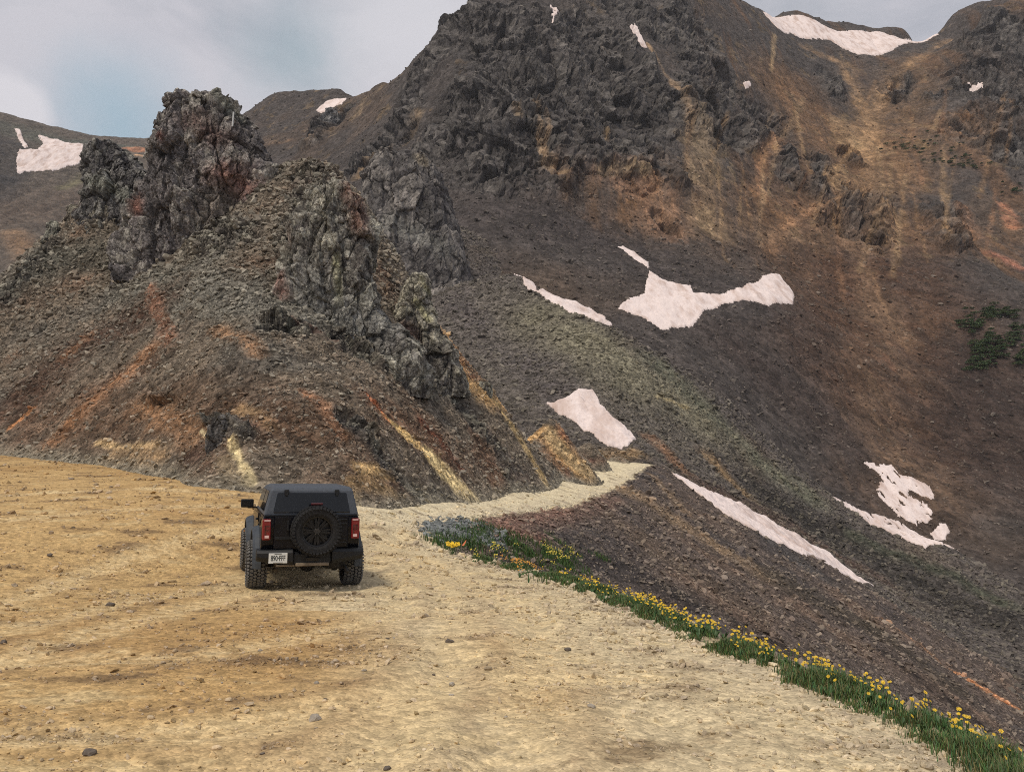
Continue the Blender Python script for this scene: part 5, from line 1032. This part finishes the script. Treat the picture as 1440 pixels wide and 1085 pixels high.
big = bpy.data.objects.new('flower_clump', flower_mesh(46, .20, .30, simple('bright_yellow_petals', (.90, .60, .01), .6), .034)); COL.objects.link(big); big.location = (q_[0], q_[1], float(H_near_full(q_[:1], q_[1:2])[0])); tag(big, 'dense bright yellow clump of flowers beside the little orange flag', 'wildflower')
q_ = hit(H_near, [(648, 781)], 10, 60)[0]; fz = float(H_near_full(q_[:1], q_[1:2])[0])
fl = bpy.data.objects.new('marker_flag', None); COL.objects.link(fl); fl.location = (q_[0], q_[1], fz); tag(fl, 'tiny orange flag on a stake in the grass beside the yellow clump', 'flag')
bm = bmesh.new(); add_tube(bm, (0, 0, -.1), (.03, 0, .42), .006, 8); bm_obj('stake', bm, M_LUG, fl)
bm = bmesh.new(); fp = [(.02, 0, .24), (.06, .015, .29), (.15, .03, .40), (.13, .02, .31), (.08, .0, .23)]; A = [bm.verts.new(p_) for p_ in fp]; B = [bm.verts.new((p_[0], p_[1] + .006, p_[2])) for p_ in fp]; bm.faces.new(A); bm.faces.new(B[::-1])
for i in range(5): bm.faces.new((A[i], B[i], B[(i + 1) % 5], A[(i + 1) % 5]))
bm_obj('cloth', bm, simple('orange_cloth', (.75, .22, .10), .6), fl)
# white post on the spire
bm = bmesh.new(); pb = P(327.5, 170, 52.3); add_box(bm, (0, 0, .1), (.09, .09, 1.0)); add_box(bm, (0, 0, .61), (.11, .11, .03))
po = bm_obj('marker_post', bm, simple('white_post', (.55, .56, .55), .6), None, False, .006); po.location = pb; po.rotation_euler = (0, R(2), 0); tag(po, 'slim white post standing near the top of the tall rock spire', 'post')
# low green shrubs on the right flank of the mountain
sp_ = [(1360 + RNG.normal(0, 1), 470) for _ in range(0)]
for cx_, cy_, rx_, ry_, k in [(1368, 456, 20, 14, 40), (1395, 440, 20, 8, 36), (1388, 490, 26, 22, 80), (1428, 470, 10, 24, 26), (1380, 512, 16, 10, 22), (1436, 502, 10, 14, 18), (1418, 440, 16, 8, 16), (1290, 205, 60, 14, 24), (1360, 232, 36, 12, 18), (1330, 215, 40, 20, 14), (1420, 265, 20, 12, 8)]:
    for _ in range(k): sp_.append((cx_ + RNG.normal(0, rx_ * .5), cy_ + RNG.normal(0, ry_ * .5)))
sp_ = hit(H_mount, sp_, 120, 520); n = 150
cpos = np.repeat(sp_, n, 0); m_ = len(cpos); rad = np.repeat(RNG.uniform(.5, 1.5, len(sp_)), n); dv = RNG.normal(0, 1, (m_, 3)); dv /= np.linalg.norm(dv, axis=1)[:, None]; dv[:, 2] = np.abs(dv[:, 2]) * .45
cpos = cpos + dv * (rad * RNG.random(m_) ** .4)[:, None] + np.array([0, 0, .35]); u_ = RNG.normal(0, 1, (m_, 3)); w_ = RNG.normal(0, 1, (m_, 3)); sz = RNG.uniform(.05, .15, m_)[:, None]
u_ = u_ / np.linalg.norm(u_, axis=1)[:, None] * sz; w_ = w_ / np.linalg.norm(w_, axis=1)[:, None] * sz
V = np.stack([cpos - u_ - w_, cpos + u_ - w_, cpos + u_ + w_, cpos - u_ + w_], 1).reshape(-1, 3); gc = np.stack([RNG.uniform(.03, .07, m_), RNG.uniform(.05, .10, m_), RNG.uniform(.02, .036, m_)], 1)
tag(np_mesh('shrubs', V, np.arange(4 * m_).reshape(-1, 4), M_GRASS, np.repeat(gc, 4, 0)), 'dark green low shrubs spread over the right flank of the mountain', 'shrubs', None, 'stuff')

# ================================================================== THIN MOUNTAIN HAZE
bm = bmesh.new(); add_box(bm, (0, 300, 220), (2700, 2700, 560)); M_HAZE = bpy.data.materials.new('haze'); M_HAZE.use_nodes = True; ht = M_HAZE.node_tree; ht.nodes.clear()
hv = N(ht, 'ShaderNodeVolumePrincipled', Density=.00014); hv.inputs['Color'].default_value = (.86, .88, .94, 1); ho = N(ht, 'ShaderNodeOutputMaterial'); ht.links.new(hv.outputs[0], ho.inputs['Volume'])
LIFT[0] = False; hz = bm_obj('haze', bm, M_HAZE); tag(hz, 'thin pale haze over the valley', 'haze', None, 'stuff')
